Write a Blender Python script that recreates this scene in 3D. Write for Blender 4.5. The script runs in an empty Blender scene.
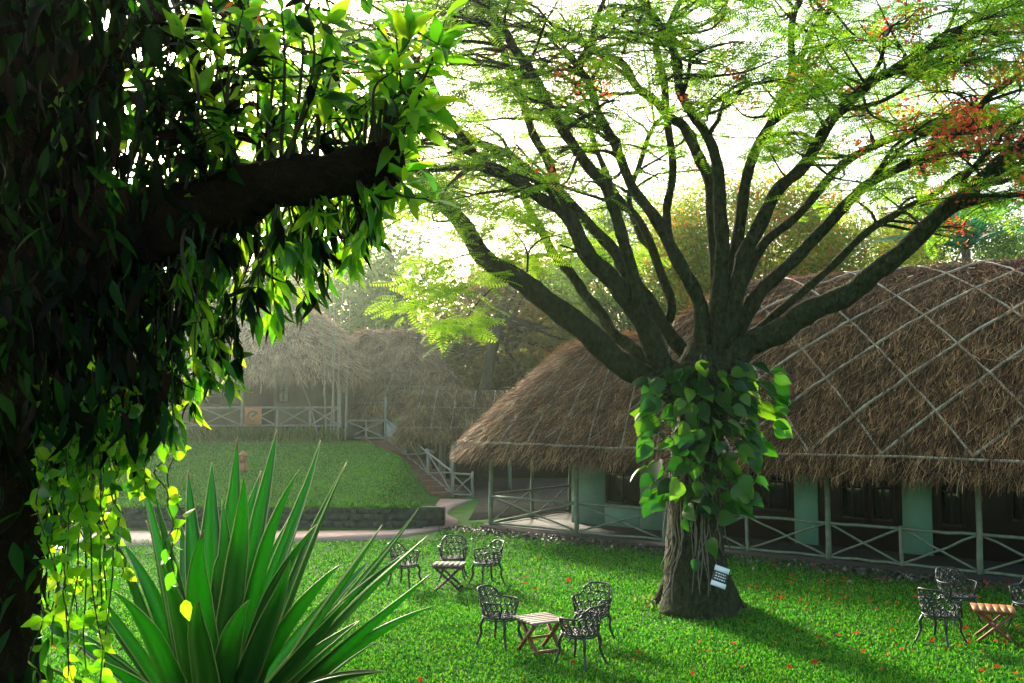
import bpy, math, random
import numpy as np
R = math.radians
rng = np.random.default_rng(7)
random.seed(7)
S = bpy.context.scene
COL = S.collection

# ------------------------------------------------------------------ camera, sky, sun, exposure
CAM_Z, F, W, H = 3.6, 1000.0, 1024, 683
PITCH = math.atan(58.5 / F)
cam = bpy.data.cameras.new('camera')
cam_o = bpy.data.objects.new('camera', cam); COL.objects.link(cam_o)
cam.sensor_width = 36; cam.lens = 36 * F / W; cam.clip_end = 2000; cam.clip_start = .05
cam_o.location = (0, 0, CAM_Z); cam_o.rotation_euler = (math.pi / 2 + PITCH, 0, 0)
S.camera = cam_o

def pix(px, py):
    cx, cy = (px - W / 2) / F, (H / 2 - py) / F
    return np.array([cx, math.cos(PITCH) - cy * math.sin(PITCH), math.sin(PITCH) + cy * math.cos(PITCH)])
def at(px, py, D):                      # world point seen at a pixel, at depth D metres (world y)
    d = pix(px, py); return np.array([0, 0, CAM_Z]) + d * (D / d[1])
def at_z(px, py, z=0.):
    d = pix(px, py); return np.array([0, 0, CAM_Z]) + d * ((z - CAM_Z) / d[2])

SUN = pix(70, 8); SUN = SUN / np.linalg.norm(SUN)
el = math.asin(SUN[2]); az = math.atan2(SUN[0], SUN[1])
world = bpy.data.worlds.new('World'); S.world = world; world.use_nodes = True
wn = world.node_tree.nodes; wl = world.node_tree.links
sky = wn.new('ShaderNodeTexSky'); sky.sky_type = 'NISHITA'; sky.sun_disc = False
sky.sun_elevation = el; sky.sun_rotation = az
sky.air_density = 1.0; sky.dust_density = 4; sky.ozone_density = 1.0
tint = wn.new('ShaderNodeMix'); tint.data_type = 'RGBA'; tint.blend_type = 'MULTIPLY'; tint.inputs[0].default_value = 1; tint.inputs[7].default_value = (1, 1, .9, 1)
wl.new(sky.outputs[0], tint.inputs[6]); wl.new(tint.outputs[2], wn['Background'].inputs[0]); wn['Background'].inputs[1].default_value = .15
sun = bpy.data.lights.new('sun', 'SUN'); sun.energy = 3.8; sun.angle = R(8); sun.color = (1, .91, .72)
sun_o = bpy.data.objects.new('sun', sun); COL.objects.link(sun_o)
from mathutils import Vector, Matrix
sun_o.rotation_euler = Vector(SUN).to_track_quat('Z', 'Y').to_euler()
S.view_settings.view_transform = 'Standard'; S.view_settings.look = 'None'
S.view_settings.exposure = 2.05; S.view_settings.gamma = 1.0
S.render.engine = 'CYCLES'
cy = S.cycles
cy.use_denoising = True; cy.max_bounces = 8; cy.transparent_max_bounces = 8; cy.volume_bounces = 1
cy.transmission_bounces = 4; cy.diffuse_bounces = 4; cy.glossy_bounces = 3
cy.sample_clamp_indirect = 6

# ------------------------------------------------------------------ helpers
def norm(a): return a / np.maximum(np.linalg.norm(a, axis=-1, keepdims=True), 1e-9)
class MB:
    def __init__(s): s.V = []; s.F = []; s.n = 0
    def add(s, V, Fs, mi=0):
        V = np.asarray(V, float).reshape(-1, 3)
        for f in (Fs if isinstance(Fs, list) else [Fs]):
            f = np.asarray(f, int)
            if f.size: s.F.append((f + s.n, mi))
        s.V.append(V); s.n += len(V); return s
    def box(s, c, size, M=None, mi=0):
        h = np.array(size) / 2.
        v = np.array([[x, y, z] for x in (-1, 1) for y in (-1, 1) for z in (-1, 1)]) * h
        if M is not None: v = v @ np.asarray(M).T
        return s.add(v + np.asarray(c), np.array([[0,1,3,2],[4,6,7,5],[0,4,5,1],[2,3,7,6],[0,2,6,4],[1,5,7,3]]), mi)
    def bar(s, a, b, w, h, mi=0, up=(0, 0, 1)):   # rectangular bar between two points
        a = np.asarray(a, float); b = np.asarray(b, float)
        x = norm(b - a); y = norm(np.cross(up, x)); z = np.cross(x, y)
        return s.box((a + b) / 2, (np.linalg.norm(b - a), w, h), np.stack([x, y, z], 1), mi)
    def tube(s, P, r, n=8, mi=0, closed=False, cap=True, rough=0.):
        P = np.asarray(P, float); m = len(P)
        r = np.broadcast_to(np.asarray(r, float), (m,))
        if closed: T = norm(np.roll(P, -1, 0) - np.roll(P, 1, 0))
        else: T = norm(np.gradient(P, axis=0))
        ref = np.array([0, 0, 1.]) if abs(T[0][2]) < .9 else np.array([1., 0, 0])
        N = np.zeros_like(P); nn = norm(ref - T[0] * (ref @ T[0]))
        for i in range(m):
            nn = norm(nn - T[i] * (nn @ T[i])); N[i] = nn
        B = np.cross(T, N)
        a = np.linspace(0, 2 * np.pi, n, endpoint=False)
        rr_ = np.broadcast_to(r[:, None], (m, n)) * (1 + rough * rng.normal(size=(m, n)))
        V = P[:, None] + rr_[:, :, None] * (np.cos(a)[None, :, None] * N[:, None] + np.sin(a)[None, :, None] * B[:, None])
        i, j = np.meshgrid(np.arange(m if closed else m - 1), np.arange(n), indexing='ij')
        i2 = (i + 1) % m; j2 = (j + 1) % n
        Fq = np.stack([i * n + j, i * n + j2, i2 * n + j2, i2 * n + j], -1).reshape(-1, 4)
        Fs = [Fq]
        if cap and not closed:
            Fs += [np.arange(n)[::-1][None], ((m - 1) * n + np.arange(n))[None]]
        return s.add(V.reshape(-1, 3), Fs, mi)
    def leaves(s, tmpl, pos, dirs, nrm, scale, mi=0, wscale=1.):
        tv, tf = tmpl
        x = norm(dirs); y = norm(np.cross(nrm, x)); z = np.cross(x, y)
        sc = np.broadcast_to(np.asarray(scale, float), (len(pos),))
        ws = np.broadcast_to(np.asarray(wscale, float), (len(pos),))
        V = pos[:, None] + sc[:, None, None] * (tv[None, :, 0:1] * x[:, None] + ws[:, None, None] * tv[None, :, 1:2] * y[:, None] + tv[None, :, 2:3] * z[:, None])
        k = len(tv); off = (np.arange(len(pos)) * k)[:, None, None]
        return s.add(V.reshape(-1, 3), [(f[None] + off).reshape(-1, f.shape[1]) for f in tf], mi)
    def build(s, name, mats, parent=None, smooth=False):
        me = bpy.data.meshes.new(name)
        V = np.concatenate(s.V) if s.V else np.zeros((0, 3))
        me.vertices.add(len(V)); me.vertices.foreach_set('co', V.ravel().astype(np.float32))
        nl = sum(f.size for f, _ in s.F); nf = sum(len(f) for f, _ in s.F)
        me.loops.add(nl); me.polygons.add(nf)
        me.loops.foreach_set('vertex_index', np.concatenate([f.ravel() for f, _ in s.F]).astype(np.int32))
        tot = np.concatenate([np.full(len(f), f.shape[1]) for f, _ in s.F])
        me.polygons.foreach_set('loop_start', (np.cumsum(tot) - tot).astype(np.int32))
        me.polygons.foreach_set('material_index', np.concatenate([np.full(len(f), mi) for f, mi in s.F]).astype(np.int32))
        if smooth: me.polygons.foreach_set('use_smooth', np.ones(nf, bool))
        me.update(calc_edges=True); me.validate()
        for m in (mats if isinstance(mats, (list, tuple)) else [mats]): me.materials.append(m)
        o = bpy.data.objects.new(name, me); COL.objects.link(o)
        if parent is not None:
            o.parent = parent; o.matrix_parent_inverse = parent.matrix_basis.inverted() if parent.type == 'EMPTY' else Matrix()
        return o
def tag(o, label, cat, group=None):
    o['label'] = label; o['category'] = cat
    if group: o['group'] = group
    return o
def thing(name, label, cat, loc=(0, 0, 0), rz=0, group=None):
    o = bpy.data.objects.new(name, None); COL.objects.link(o)
    o.location = loc; o.rotation_euler = (0, 0, rz); o.empty_display_size = .2
    return tag(o, label, cat, group)
def local(o):                            # parts built in the thing's own coordinates
    for ch in o.children: ch.matrix_parent_inverse = Matrix()
def kind(o, k): o['kind'] = k; return o
def dup(root, loc, rz, label):
    r = root.copy(); COL.objects.link(r); r.location = loc; r.rotation_euler = (0, 0, rz); r['label'] = label
    for ch in list(root.children):
        c = ch.copy(); COL.objects.link(c); c.parent = r
        for g in ch.children:
            d = g.copy(); COL.objects.link(d); d.parent = c
    return r
def spline(P, n=8):                      # Catmull-Rom, any number of columns
    P = np.asarray(P, float); Q = np.vstack([2 * P[0] - P[1], P, 2 * P[-1] - P[-2]]); out = []
    for i in range(1, len(Q) - 2):
        for t in np.linspace(0, 1, n, endpoint=False):
            a, b, c, d = Q[i - 1], Q[i], Q[i + 1], Q[i + 2]
            out.append(.5 * ((2 * b) + (c - a) * t + (2 * a - 5 * b + 4 * c - d) * t * t + (-a + 3 * b - 3 * c + d) * t ** 3))
    return np.array(out + [P[-1]])
def sstep(x): x = np.clip(x, 0, 1); return x * x * (3 - 2 * x)
def rand_unit(n): return norm(rng.normal(size=(n, 3)))

# ------------------------------------------------------------------ materials
def mat(name, base=(.5, .5, .5), rough=.7, metal=0., noise=None, bump=0., bscale=30., spec=.5, col2=None, stretch=(1, 1, 1), detail=6.):
    m = bpy.data.materials.new(name); m.use_nodes = True; nt = m.node_tree; p = nt.nodes['Principled BSDF']
    p.inputs['Base Color'].default_value = (*base, 1); p.inputs['Roughness'].default_value = rough
    p.inputs['Metallic'].default_value = metal; p.inputs['Specular IOR Level'].default_value = spec
    if noise or bump:
        tc = nt.nodes.new('ShaderNodeTexCoord'); mp = nt.nodes.new('ShaderNodeMapping'); mp.inputs['Scale'].default_value = stretch
        nt.links.new(tc.outputs['Object'], mp.inputs[0])
    if noise:
        t = nt.nodes.new('ShaderNodeTexNoise'); t.inputs['Scale'].default_value = noise; t.inputs['Detail'].default_value = detail
        t.inputs['Roughness'].default_value = .65
        nt.links.new(mp.outputs[0], t.inputs[0])
        r = nt.nodes.new('ShaderNodeValToRGB'); r.color_ramp.elements[0].position = .33; r.color_ramp.elements[1].position = .68
        r.color_ramp.elements[0].color = (*base, 1); r.color_ramp.elements[1].color = (*(col2 or base), 1)
        nt.links.new(t.outputs[0], r.inputs[0]); nt.links.new(r.outputs[0], p.inputs['Base Color'])
    if bump:
        t2 = nt.nodes.new('ShaderNodeTexNoise'); t2.inputs['Scale'].default_value = bscale; t2.inputs['Detail'].default_value = 8
        nt.links.new(mp.outputs[0], t2.inputs[0])
        b = nt.nodes.new('ShaderNodeBump'); b.inputs['Strength'].default_value = bump; b.inputs['Distance'].default_value = .05
        nt.links.new(t2.outputs[0], b.inputs['Height']); nt.links.new(b.outputs[0], p.inputs['Normal'])
    return m
def island_mat(name, cols, trans=0., tmul=(2.2, 2.6, .8), rough=.5, spec=.5):
    """colour picked per loose piece (leaf, blade, straw); trans = share of light let through"""
    m = bpy.data.materials.new(name); m.use_nodes = True; nt = m.node_tree; p = nt.nodes['Principled BSDF']
    g = nt.nodes.new('ShaderNodeNewGeometry'); r = nt.nodes.new('ShaderNodeValToRGB')
    while len(r.color_ramp.elements) < len(cols): r.color_ramp.elements.new(.5)
    for i, c in enumerate(cols):
        e = r.color_ramp.elements[i]; e.position = i / max(1, len(cols) - 1); e.color = (*c, 1)
    nt.links.new(g.outputs['Random Per Island'], r.inputs[0]); nt.links.new(r.outputs[0], p.inputs['Base Color'])
    p.inputs['Roughness'].default_value = rough; p.inputs['Specular IOR Level'].default_value = spec
    if trans:
        t = nt.nodes.new('ShaderNodeBsdfTranslucent'); mx = nt.nodes.new('ShaderNodeMixShader'); mx.inputs[0].default_value = trans
        mul = nt.nodes.new('ShaderNodeMix'); mul.data_type = 'RGBA'; mul.blend_type = 'MULTIPLY'; mul.inputs[0].default_value = 1
        mul.clamp_result = False
        nt.links.new(r.outputs[0], mul.inputs[6]); mul.inputs[7].default_value = (*tmul, 1)
        nt.links.new(mul.outputs[2], t.inputs[0]); nt.links.new(p.outputs[0], mx.inputs[1]); nt.links.new(t.outputs[0], mx.inputs[2])
        nt.links.new(mx.outputs[0], nt.nodes['Material Output'].inputs[0])
    return m
M = {}
M['lawn'] = mat('lawn_soil', (.018, .075, .008), .95, noise=1.3, col2=(.045, .13, .012), bump=.6, bscale=25, spec=.1)
M['grass'] = island_mat('grass_blades', [(.005, .034, .005), (.014, .095, .008), (.035, .17, .012), (.07, .21, .016), (.12, .2, .03)], .4, (1.7, 2.1, .6), .6, .12)
M['path'] = mat('pink_concrete', (.26, .16, .145), .9, noise=4, col2=(.36, .24, .22), bump=.15, bscale=40)
M['pebble'] = island_mat('pebbles', [(.02, .025, .02), (.06, .06, .05), (.13, .11, .09), (.05, .08, .03)], 0)
M['petal'] = island_mat('red_petals', [(.42, .02, .008), (.5, .035, .012), (.4, .06, .015)], .3, (1.2, 1, 1), .9, .05)
M['stone'] = mat('dark_stone', (.012, .024, .018), .9, noise=6, col2=(.045, .06, .045), bump=.8, bscale=9)
M['bark'] = mat('mossy_bark', (.007, .006, .004), .95, noise=13, col2=(.042, .052, .022), bump=1., bscale=22, spec=.1, stretch=(1, 1, .6), detail=10.)
M['bark_dark'] = mat('dark_bark', (.007, .003, .002), .95, noise=9, col2=(.016, .009, .005), bump=1., bscale=20, spec=.1)
M['bark_pale'] = mat('pale_bark', (.09, .06, .04), .9, noise=6, col2=(.16, .11, .07), bump=.6, bscale=16, spec=.1)
M['twig'] = mat('twig', (.03, .022, .012), .9)
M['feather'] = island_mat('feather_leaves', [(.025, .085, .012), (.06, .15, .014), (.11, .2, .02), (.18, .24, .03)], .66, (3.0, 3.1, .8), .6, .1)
M['lime'] = island_mat('backlit_fronds', [(.12, .24, .02), (.17, .28, .025), (.22, .3, .04)], .66, (2.8, 2.8, .8), .6, .2)  # glow of backlit fronds is put into this lime colour
M['blossom'] = island_mat('scarlet_blossom', [(.5, .04, .02), (.65, .08, .03), (.6, .16, .04), (.55, .03, .04)], .45, (1.3, 1.2, 1.1), .6)
M['olive'] = island_mat('olive_leaves', [(.08, .11, .03), (.17, .16, .045), (.27, .18, .06), (.12, .17, .035)], .55, (1.6, 1.5, .8), .7, .1)
M['far_leaf'] = island_mat('far_leaves', [(.04, .09, .025), (.07, .13, .035), (.13, .17, .04)], .55, (1.8, 2, 1), .7, .1)
M['autumn'] = island_mat('mixed_leaves', [(.05, .14, .02), (.1, .2, .025), (.17, .25, .03), (.24, .28, .05), (.4, .24, .05)], .6, (1.6, 1.5, .8), .6, .2)
M['dark_leaf'] = island_mat('shaded_leaves', [(.002, .0015, .001), (.002, .004, .003), (.003, .011, .005), (.009, .036, .007)], .45, (3, 4.5, .5), .5, .06)  # foreground leaves in shade, the darkness mixed into the colour
M['bright_leaf'] = island_mat('backlit_leaves', [(.012, .06, .01), (.03, .13, .01), (.09, .24, .012), (.13, .27, .012), (.2, .28, .02)], .62, (2.6, 2.6, .5), .35, .5)  # sunlit copy of the foreground leaves, backlight put into the colour
M['dry_leaf'] = island_mat('dry_leaves', [(.012, .006, .004), (.02, .008, .005), (.008, .006, .004)], .1, (1, 1, 1), .8, .05)
M['red_leaf'] = island_mat('red_leaves', [(.5, .06, .02), (.4, .1, .03)], .6, (2, 1.5, 1), .4)
M['vine_leaf'] = island_mat('big_vine_leaves', [(.004, .03, .006), (.008, .05, .008), (.02, .085, .01), (.08, .17, .014)], .5, (3.0, 3.2, .35), .4, .35)
M['agave'] = mat('agave_leaf', (.01, .08, .012), .36, noise=5, col2=(.025, .13, .018), spec=.6, stretch=(.3, .3, .3))
def agave_trans():
    m = M['agave']; nt = m.node_tree; p = nt.nodes['Principled BSDF']
    sn = nt.nodes.new('ShaderNodeTexNoise'); sn.inputs['Scale'].default_value = 28; sn.inputs['Detail'].default_value = 4; sr = nt.nodes.new('ShaderNodeValToRGB'); sr.color_ramp.elements[0].position = .66; sr.color_ramp.elements[1].position = .74
    tcs = nt.nodes.new('ShaderNodeTexCoord'); nt.links.new(tcs.outputs['Object'], sn.inputs[0]); nt.links.new(sn.outputs[0], sr.inputs[0])
    sm = nt.nodes.new('ShaderNodeMix'); sm.data_type = 'RGBA'; sm.inputs[7].default_value = (.12, .1, .03, 1); nt.links.new(sr.outputs[0], sm.inputs[0])
    oi = nt.nodes.new('ShaderNodeObjectInfo'); rp = nt.nodes.new('ShaderNodeValToRGB'); rp.color_ramp.elements[0].color = (.004, .03, .008, 1); rp.color_ramp.elements[1].color = (.03, .12, .012, 1)
    nt.links.new(oi.outputs['Random'], rp.inputs[0]); nt.links.new(rp.outputs[0], sm.inputs[6]); nt.links.new(sm.outputs[2], p.inputs['Base Color'])
    t = nt.nodes.new('ShaderNodeBsdfTranslucent'); t.inputs[0].default_value = (.1, .5, .015, 1)
    mx = nt.nodes.new('ShaderNodeMixShader'); mx.inputs[0].default_value = .34
    nt.links.new(p.outputs[0], mx.inputs[1]); nt.links.new(t.outputs[0], mx.inputs[2]); nt.links.new(mx.outputs[0], nt.nodes['Material Output'].inputs[0])
agave_trans()
M['agave_edge'] = mat('agave_edge', (.3, .38, .1), .4)
M['palm'] = island_mat('palm_leaflets', [(.02, .13, .085), (.035, .17, .1), (.06, .2, .1)], .5, (1.6, 2.2, 1.2), .4)
M['thatch_base'] = mat('thatch_base', (.025, .017, .011), .95, noise=3, col2=(.06, .036, .022), bump=.8, bscale=30, spec=.1)
M['straw'] = island_mat('straw', [(.05, .032, .02), (.11, .07, .042), (.19, .125, .075), (.3, .21, .13)], .15, (1.1, 1, .8), .7, .2)
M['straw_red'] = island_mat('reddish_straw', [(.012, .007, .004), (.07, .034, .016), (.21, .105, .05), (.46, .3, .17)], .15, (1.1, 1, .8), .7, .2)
M['straw_sunlit'] = island_mat('sunlit_straw', [(.07, .042, .022), (.22, .14, .075), (.42, .29, .17), (.62, .47, .3)], .2, (1.1, 1, .9), .7, .2)  # sunlight on the terrace roofs is put into this lighter straw
M['bamboo'] = mat('weathered_bamboo', (.3, .28, .24), .7, noise=5, col2=(.46, .43, .38), bump=.2, bscale=30)
M['rail'] = mat('shade_tinted_rail', (.09, .125, .08), .7, noise=6, col2=(.18, .215, .15), bump=.3, bscale=20)  # green cast of the veranda shade is mixed into the grey
M['wood_dark'] = mat('dark_red_timber', (.009, .003, .002), .6, noise=4, col2=(.016, .006, .004), stretch=(1, 1, .15))
M['wood_frame'] = mat('brown_frame', (.02, .009, .006), .55)
M['panel'] = mat('shade_tinted_panel', (.15, .36, .25), .6, noise=1.5, col2=(.2, .41, .3))  # white panels, coloured with the green cast of the shade
M['white_wall'] = mat('shaded_white_wall', (.15, .29, .21), .8, noise=2, col2=(.2, .33, .26))  # white wall with the veranda's dark green shade mixed in
M['glass'] = mat('dark_glass', (.02, .03, .025), .12, spec=.6)
M['green_wall'] = mat('olive_wall', (.12, .13, .07), .85, noise=2, col2=(.17, .17, .1))
M['deck'] = mat('deck_timber', (.012, .01, .008), .85, noise=5, col2=(.025, .022, .016))
M['step'] = mat('earth_step', (.13, .065, .04), .95, noise=5, col2=(.2, .1, .065), bump=.4, bscale=15)
M['iron'] = mat('dark_cast_iron', (.007, .013, .011), .5, noise=20, col2=(.012, .02, .017), spec=.5)
M['table_grey'] = mat('grey_weathered_wood', (.2, .15, .12), .7, noise=8, col2=(.33, .26, .22), stretch=(1, 8, 1))
M['table_dark'] = mat('dark_slats', (.06, .045, .035), .85, noise=8, col2=(.11, .085, .07), stretch=(1, 8, 1))
M['table_orange'] = mat('orange_wood', (.2, .065, .014), .6, noise=6, col2=(.3, .11, .028), stretch=(1, 8, 1))
M['table_leg'] = mat('table_leg_wood', (.12, .04, .012), .6, noise=8, col2=(.2, .075, .02))
M['sapling'] = mat('sapling_bark', (.2, .17, .12), .8, noise=6, col2=(.3, .26, .2))
M['rail_pale'] = mat('pale_rail', (.19, .2, .16), .75, noise=6, col2=(.31, .31, .26), bump=.2, bscale=20)
M['white_paint'] = mat('white_paint', (.75, .78, .8), .4)
M['black_paint'] = mat('black_paint', (.02, .022, .022), .5)
M['orange_board'] = mat('orange_board', (.55, .2, .08), .7)
M['green_paint'] = mat('green_paint', (.02, .14, .06), .6)
M['terracotta'] = mat('terracotta', (.32, .12, .06), .8)
M['root'] = mat('pale_root', (.07, .055, .035), .8, noise=9, col2=(.17, .135, .1))

# leaf shapes: (vertices, [faces])
def clumps(m, sc, lo, hi):               # lighter and darker patches of weathering through a straw material
    nt = m.node_tree; p = nt.nodes['Principled BSDF']; ramp = [n for n in nt.nodes if n.type == 'VALTORGB'][0]
    tc = nt.nodes.new('ShaderNodeTexCoord'); n = nt.nodes.new('ShaderNodeTexNoise'); n.inputs['Scale'].default_value = sc; n.inputs['Detail'].default_value = 5
    mr = nt.nodes.new('ShaderNodeMapRange'); mr.inputs[1].default_value = .33; mr.inputs[2].default_value = .67; mr.inputs[3].default_value = lo; mr.inputs[4].default_value = hi
    mul = nt.nodes.new('ShaderNodeMix'); mul.data_type = 'RGBA'; mul.blend_type = 'MULTIPLY'; mul.inputs[0].default_value = 1; mul.clamp_result = False
    nt.links.new(tc.outputs['Object'], n.inputs[0]); nt.links.new(n.outputs[0], mr.inputs[0]); nt.links.new(ramp.outputs[0], mul.inputs[6]); nt.links.new(mr.outputs[0], mul.inputs[7])
    nt.links.new(mul.outputs[2], p.inputs['Base Color'])
M['straw_olive'] = island_mat('olive_straw', [(.03, .02, .01), (.11, .075, .036), (.22, .15, .07), (.36, .26, .13)], .15, (1.1, 1, .8), .7, .1)
for k_ in ('straw_olive', 'straw', 'straw_red', 'straw_sunlit'): clumps(M[k_], 1.6, .5, 1.45)
clumps(M['grass'], .55, .6, 1.35)
def strip_leaf(st, fold=.25, droop=.0):
    v = []; 
    for x, w in st:
        z = -droop * x * x
        v += [(x, w, z + fold * w), (x, 0, z), (x, -w, z + fold * w)]
    f = []
    for i in range(len(st) - 1):
        a = i * 3; f += [(a, a + 1, a + 4, a + 3), (a + 1, a + 2, a + 5, a + 4)]
    return np.array(v, float), [np.array(f)]
LANCE = strip_leaf([(0, .008), (.25, .1), (.5, .125), (.78, .08), (1, .004)], .3, .18)
CURL = strip_leaf([(0, .01), (.15, .07), (.35, .135), (.6, .12), (.82, .06), (1, .004)], .5, .5)
OVATE = strip_leaf([(0, .03), (.2, .25), (.45, .3), (.75, .17), (1, .01)], .25, .15)
HEART = strip_leaf([(-.12, .16), (.0, .33), (.18, .44), (.4, .43), (.65, .3), (.85, .14), (1, .01)], .22, .28)
QUAD = (np.array([[0, 0, 0], [.5, .3, .03], [1, 0, -.05], [.5, -.3, .03]], float), [np.array([[0, 1, 2, 3]])])
BLADE = (np.array([[0, -.09, 0], [0, .09, 0], [.6, .06, .02], [1, 0, -.1], [.6, -.06, .02]], float), [np.array([[0, 1, 2, 3, 4]])])
STRAW = (np.array([[0, -.5, 0], [0, .5, 0], [1, .3, 0], [1, -.3, 0]], float), [np.array([[0, 1, 2, 3]])])
def pinnate(n=8):                        # feathery gulmohar frond
    v = [(0, -.008, 0), (0, .008, 0), (1, 0, -.12)]; f3 = [(0, 1, 2)]; f4 = []
    for i in range(n):
        x = .12 + .86 * i / (n - 1); L = .34 * math.sin(math.pi * (.18 + .72 * i / (n - 1))); z = -.12 * x * x
        for sg in (1, -1):
            k = len(v); w = .036
            v += [(x - w * .3, 0, z), (x + .12 * L, sg * L * .5, z + .015), (x + .3 * L, sg * L, z - .04), (x + .12 * L + w * 2, sg * L * .5, z + .01)]
            f4.append((k, k + 1, k + 2, k + 3))
    return np.array(v, float), [np.array(f3), np.array(f4)]
FROND = pinnate(9)

# ------------------------------------------------------------------ terrain
def xb(y): return np.where(y < 37, -2.9, np.maximum(-2.9 - (y - 37) * .52, -6.2))
def ground_z(x, y):
    x = np.asarray(x, float); y = np.asarray(y, float)
    bank = 1.62 * sstep((10.8 - y) / 6.2)
    slope = np.where(y > 28.8, .56 + np.clip((y - 28.8) / 11.2, 0, 1) * 1.34, 0) * sstep((xb(y) - x) / 1.6 + .15)
    far = 1.9 * sstep((y - 46) / 8) * (1 - sstep((xb(y) - x) / 1.6 + .15))
    bumps = .03 * np.sin(x * .9 + y * .4) * np.sin(y * .7 - x * .3) * ((y > 11) & (y < 24))
    return bank + slope + far + bumps
def ground():
    xs = np.unique(np.concatenate([[-400, -200, -100, -60], np.arange(-40, 40.1, .5), [60, 100, 200, 400]]))
    ys = np.unique(np.concatenate([[-60, -30, -10, 0], np.arange(2, 28.6, .4), [28.78, 28.82], np.arange(29, 60, .5), [70, 85, 100, 150, 250, 500, 900]]))
    X, Y = np.meshgrid(xs, ys); V = np.stack([X, Y, ground_z(X, Y)], -1).reshape(-1, 3)
    n = len(xs); i, j = np.meshgrid(np.arange(len(ys) - 1), np.arange(n - 1), indexing='ij')
    Fq = np.stack([i * n + j, i * n + j + 1, (i + 1) * n + j + 1, (i + 1) * n + j], -1).reshape(-1, 4)
    kind(MB().add(V, Fq).build('ground', M['lawn'], smooth=True), 'structure')
ground()
def sheet(name, outline, z, m):
    P = np.array(outline, float); n = len(P); V = np.concatenate([np.c_[P, np.full(n, z)], np.c_[P, np.full(n, z - .2)]])
    mb = MB().add(V, [np.arange(n)[None]] + [np.array([[i, i + n, (i + 1) % n + n, (i + 1) % n] for i in range(n)])])
    return kind(mb.build(name, m), 'structure')
# pink concrete path: sweeps in from the left below the wall, turns the wall end and runs back to the stairs
edge_near = [at_z(px, py)[:2] for px, py in [(-60, 552), (60, 549), (130, 547), (260, 543), (375, 540), (420, 534), (452, 527), (458, 521), (447, 514)]] + [(-1.9, 34), (-1.4, 36.4)]
edge_far = [(-2.9, 36.4), (-2.55, 34), (-2.45, 30.6), (-2.5, 28.2), (-3.4, 27.7), (-6, 27.6), (-12, 27.6), (-19, 27.8)]
ctrl = [tuple(p) for p in edge_near]
sheet('path', list(map(tuple, spline(ctrl, 4))) + edge_far, .03, M['path'])

sheet('shade_ground', [(-1.3, 30.2), (-1.15, 36), (-1.6, 38.5), (-4, 46), (8, 46), (9, 36)], .012, mat('shaded_earth', (.035, .026, .018), .95, noise=2, col2=(.06, .05, .03), bump=.5))  # dark sheet painting in the shade on the ground behind the veranda end
def wall():
    t = thing('retaining_wall', 'low dark stone retaining wall holding back the grass slope behind the path', 'wall', (-9, 28.6, 0))
    mb = MB()
    for i in range(70):
        for k in range(3):
            w = .34; x = -26 + i * w + (k % 2) * .17
            mb.box((x, 28.62 + rng.normal() * .015, .1 + k * .19), (w - .02, .3, .18), None)
    mb.box((-14, 28.66, .28), (24, .2, .56))
    mb.build('stonework', M['stone'], t)
    b = MB()
    for k in range(3):
        for i in range(3): b.box((-2.05 - i * .24, 28.95 + (k % 2) * .06, .1 + k * .17), (.235, .6, .165))
    b.build('end_pier', M['stone'], t)
wall()

# ------------------------------------------------------------------ thatched roofs
def roof_surface(u0, u1, v0, v1, z0, rise, p=1.4, corner=2.2, n_s=160, ridge_in=None):
    """returns perimeter points P(s), ridge points Mx(s) in local u,v and a height function of t"""
    half = (v1 - v0) / 2; ri = half if ridge_in is None else ridge_in
    pts = []
    def arc(cx, cv, a0, a1):
        for a in np.linspace(a0, a1, 10): pts.append((cx + corner * math.cos(a), cv + corner * math.sin(a)))
    def seg(a, b, n):
        for t in np.linspace(0, 1, n, endpoint=False)[1:]: pts.append((a[0] + (b[0] - a[0]) * t, a[1] + (b[1] - a[1]) * t))
    nl = max(4, int((u1 - u0) / .7))
    arc(u0 + corner, v0 + corner, math.pi, 1.5 * math.pi); seg((u0 + corner, v0), (u1 - corner, v0), nl)
    arc(u1 - corner, v0 + corner, 1.5 * math.pi, 2 * math.pi); seg((u1, v0 + corner), (u1, v1 - corner), 8)
    arc(u1 - corner, v1 - corner, 0, .5 * math.pi); seg((u1 - corner, v1), (u0 + corner, v1), nl)
    arc(u0 + corner, v1 - corner, .5 * math.pi, math.pi); seg((u0, v1 - corner), (u0, v0 + corner), 8)
    P = np.array(pts); Mx = np.stack([np.clip(P[:, 0], u0 + ri, u1 - ri), np.full(len(P), (v0 + v1) / 2)], 1)
    hf = lambda t: z0 + rise * (1 - np.clip(1 - t, 0, 1) ** p)
    return P, Mx, hf
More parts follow.
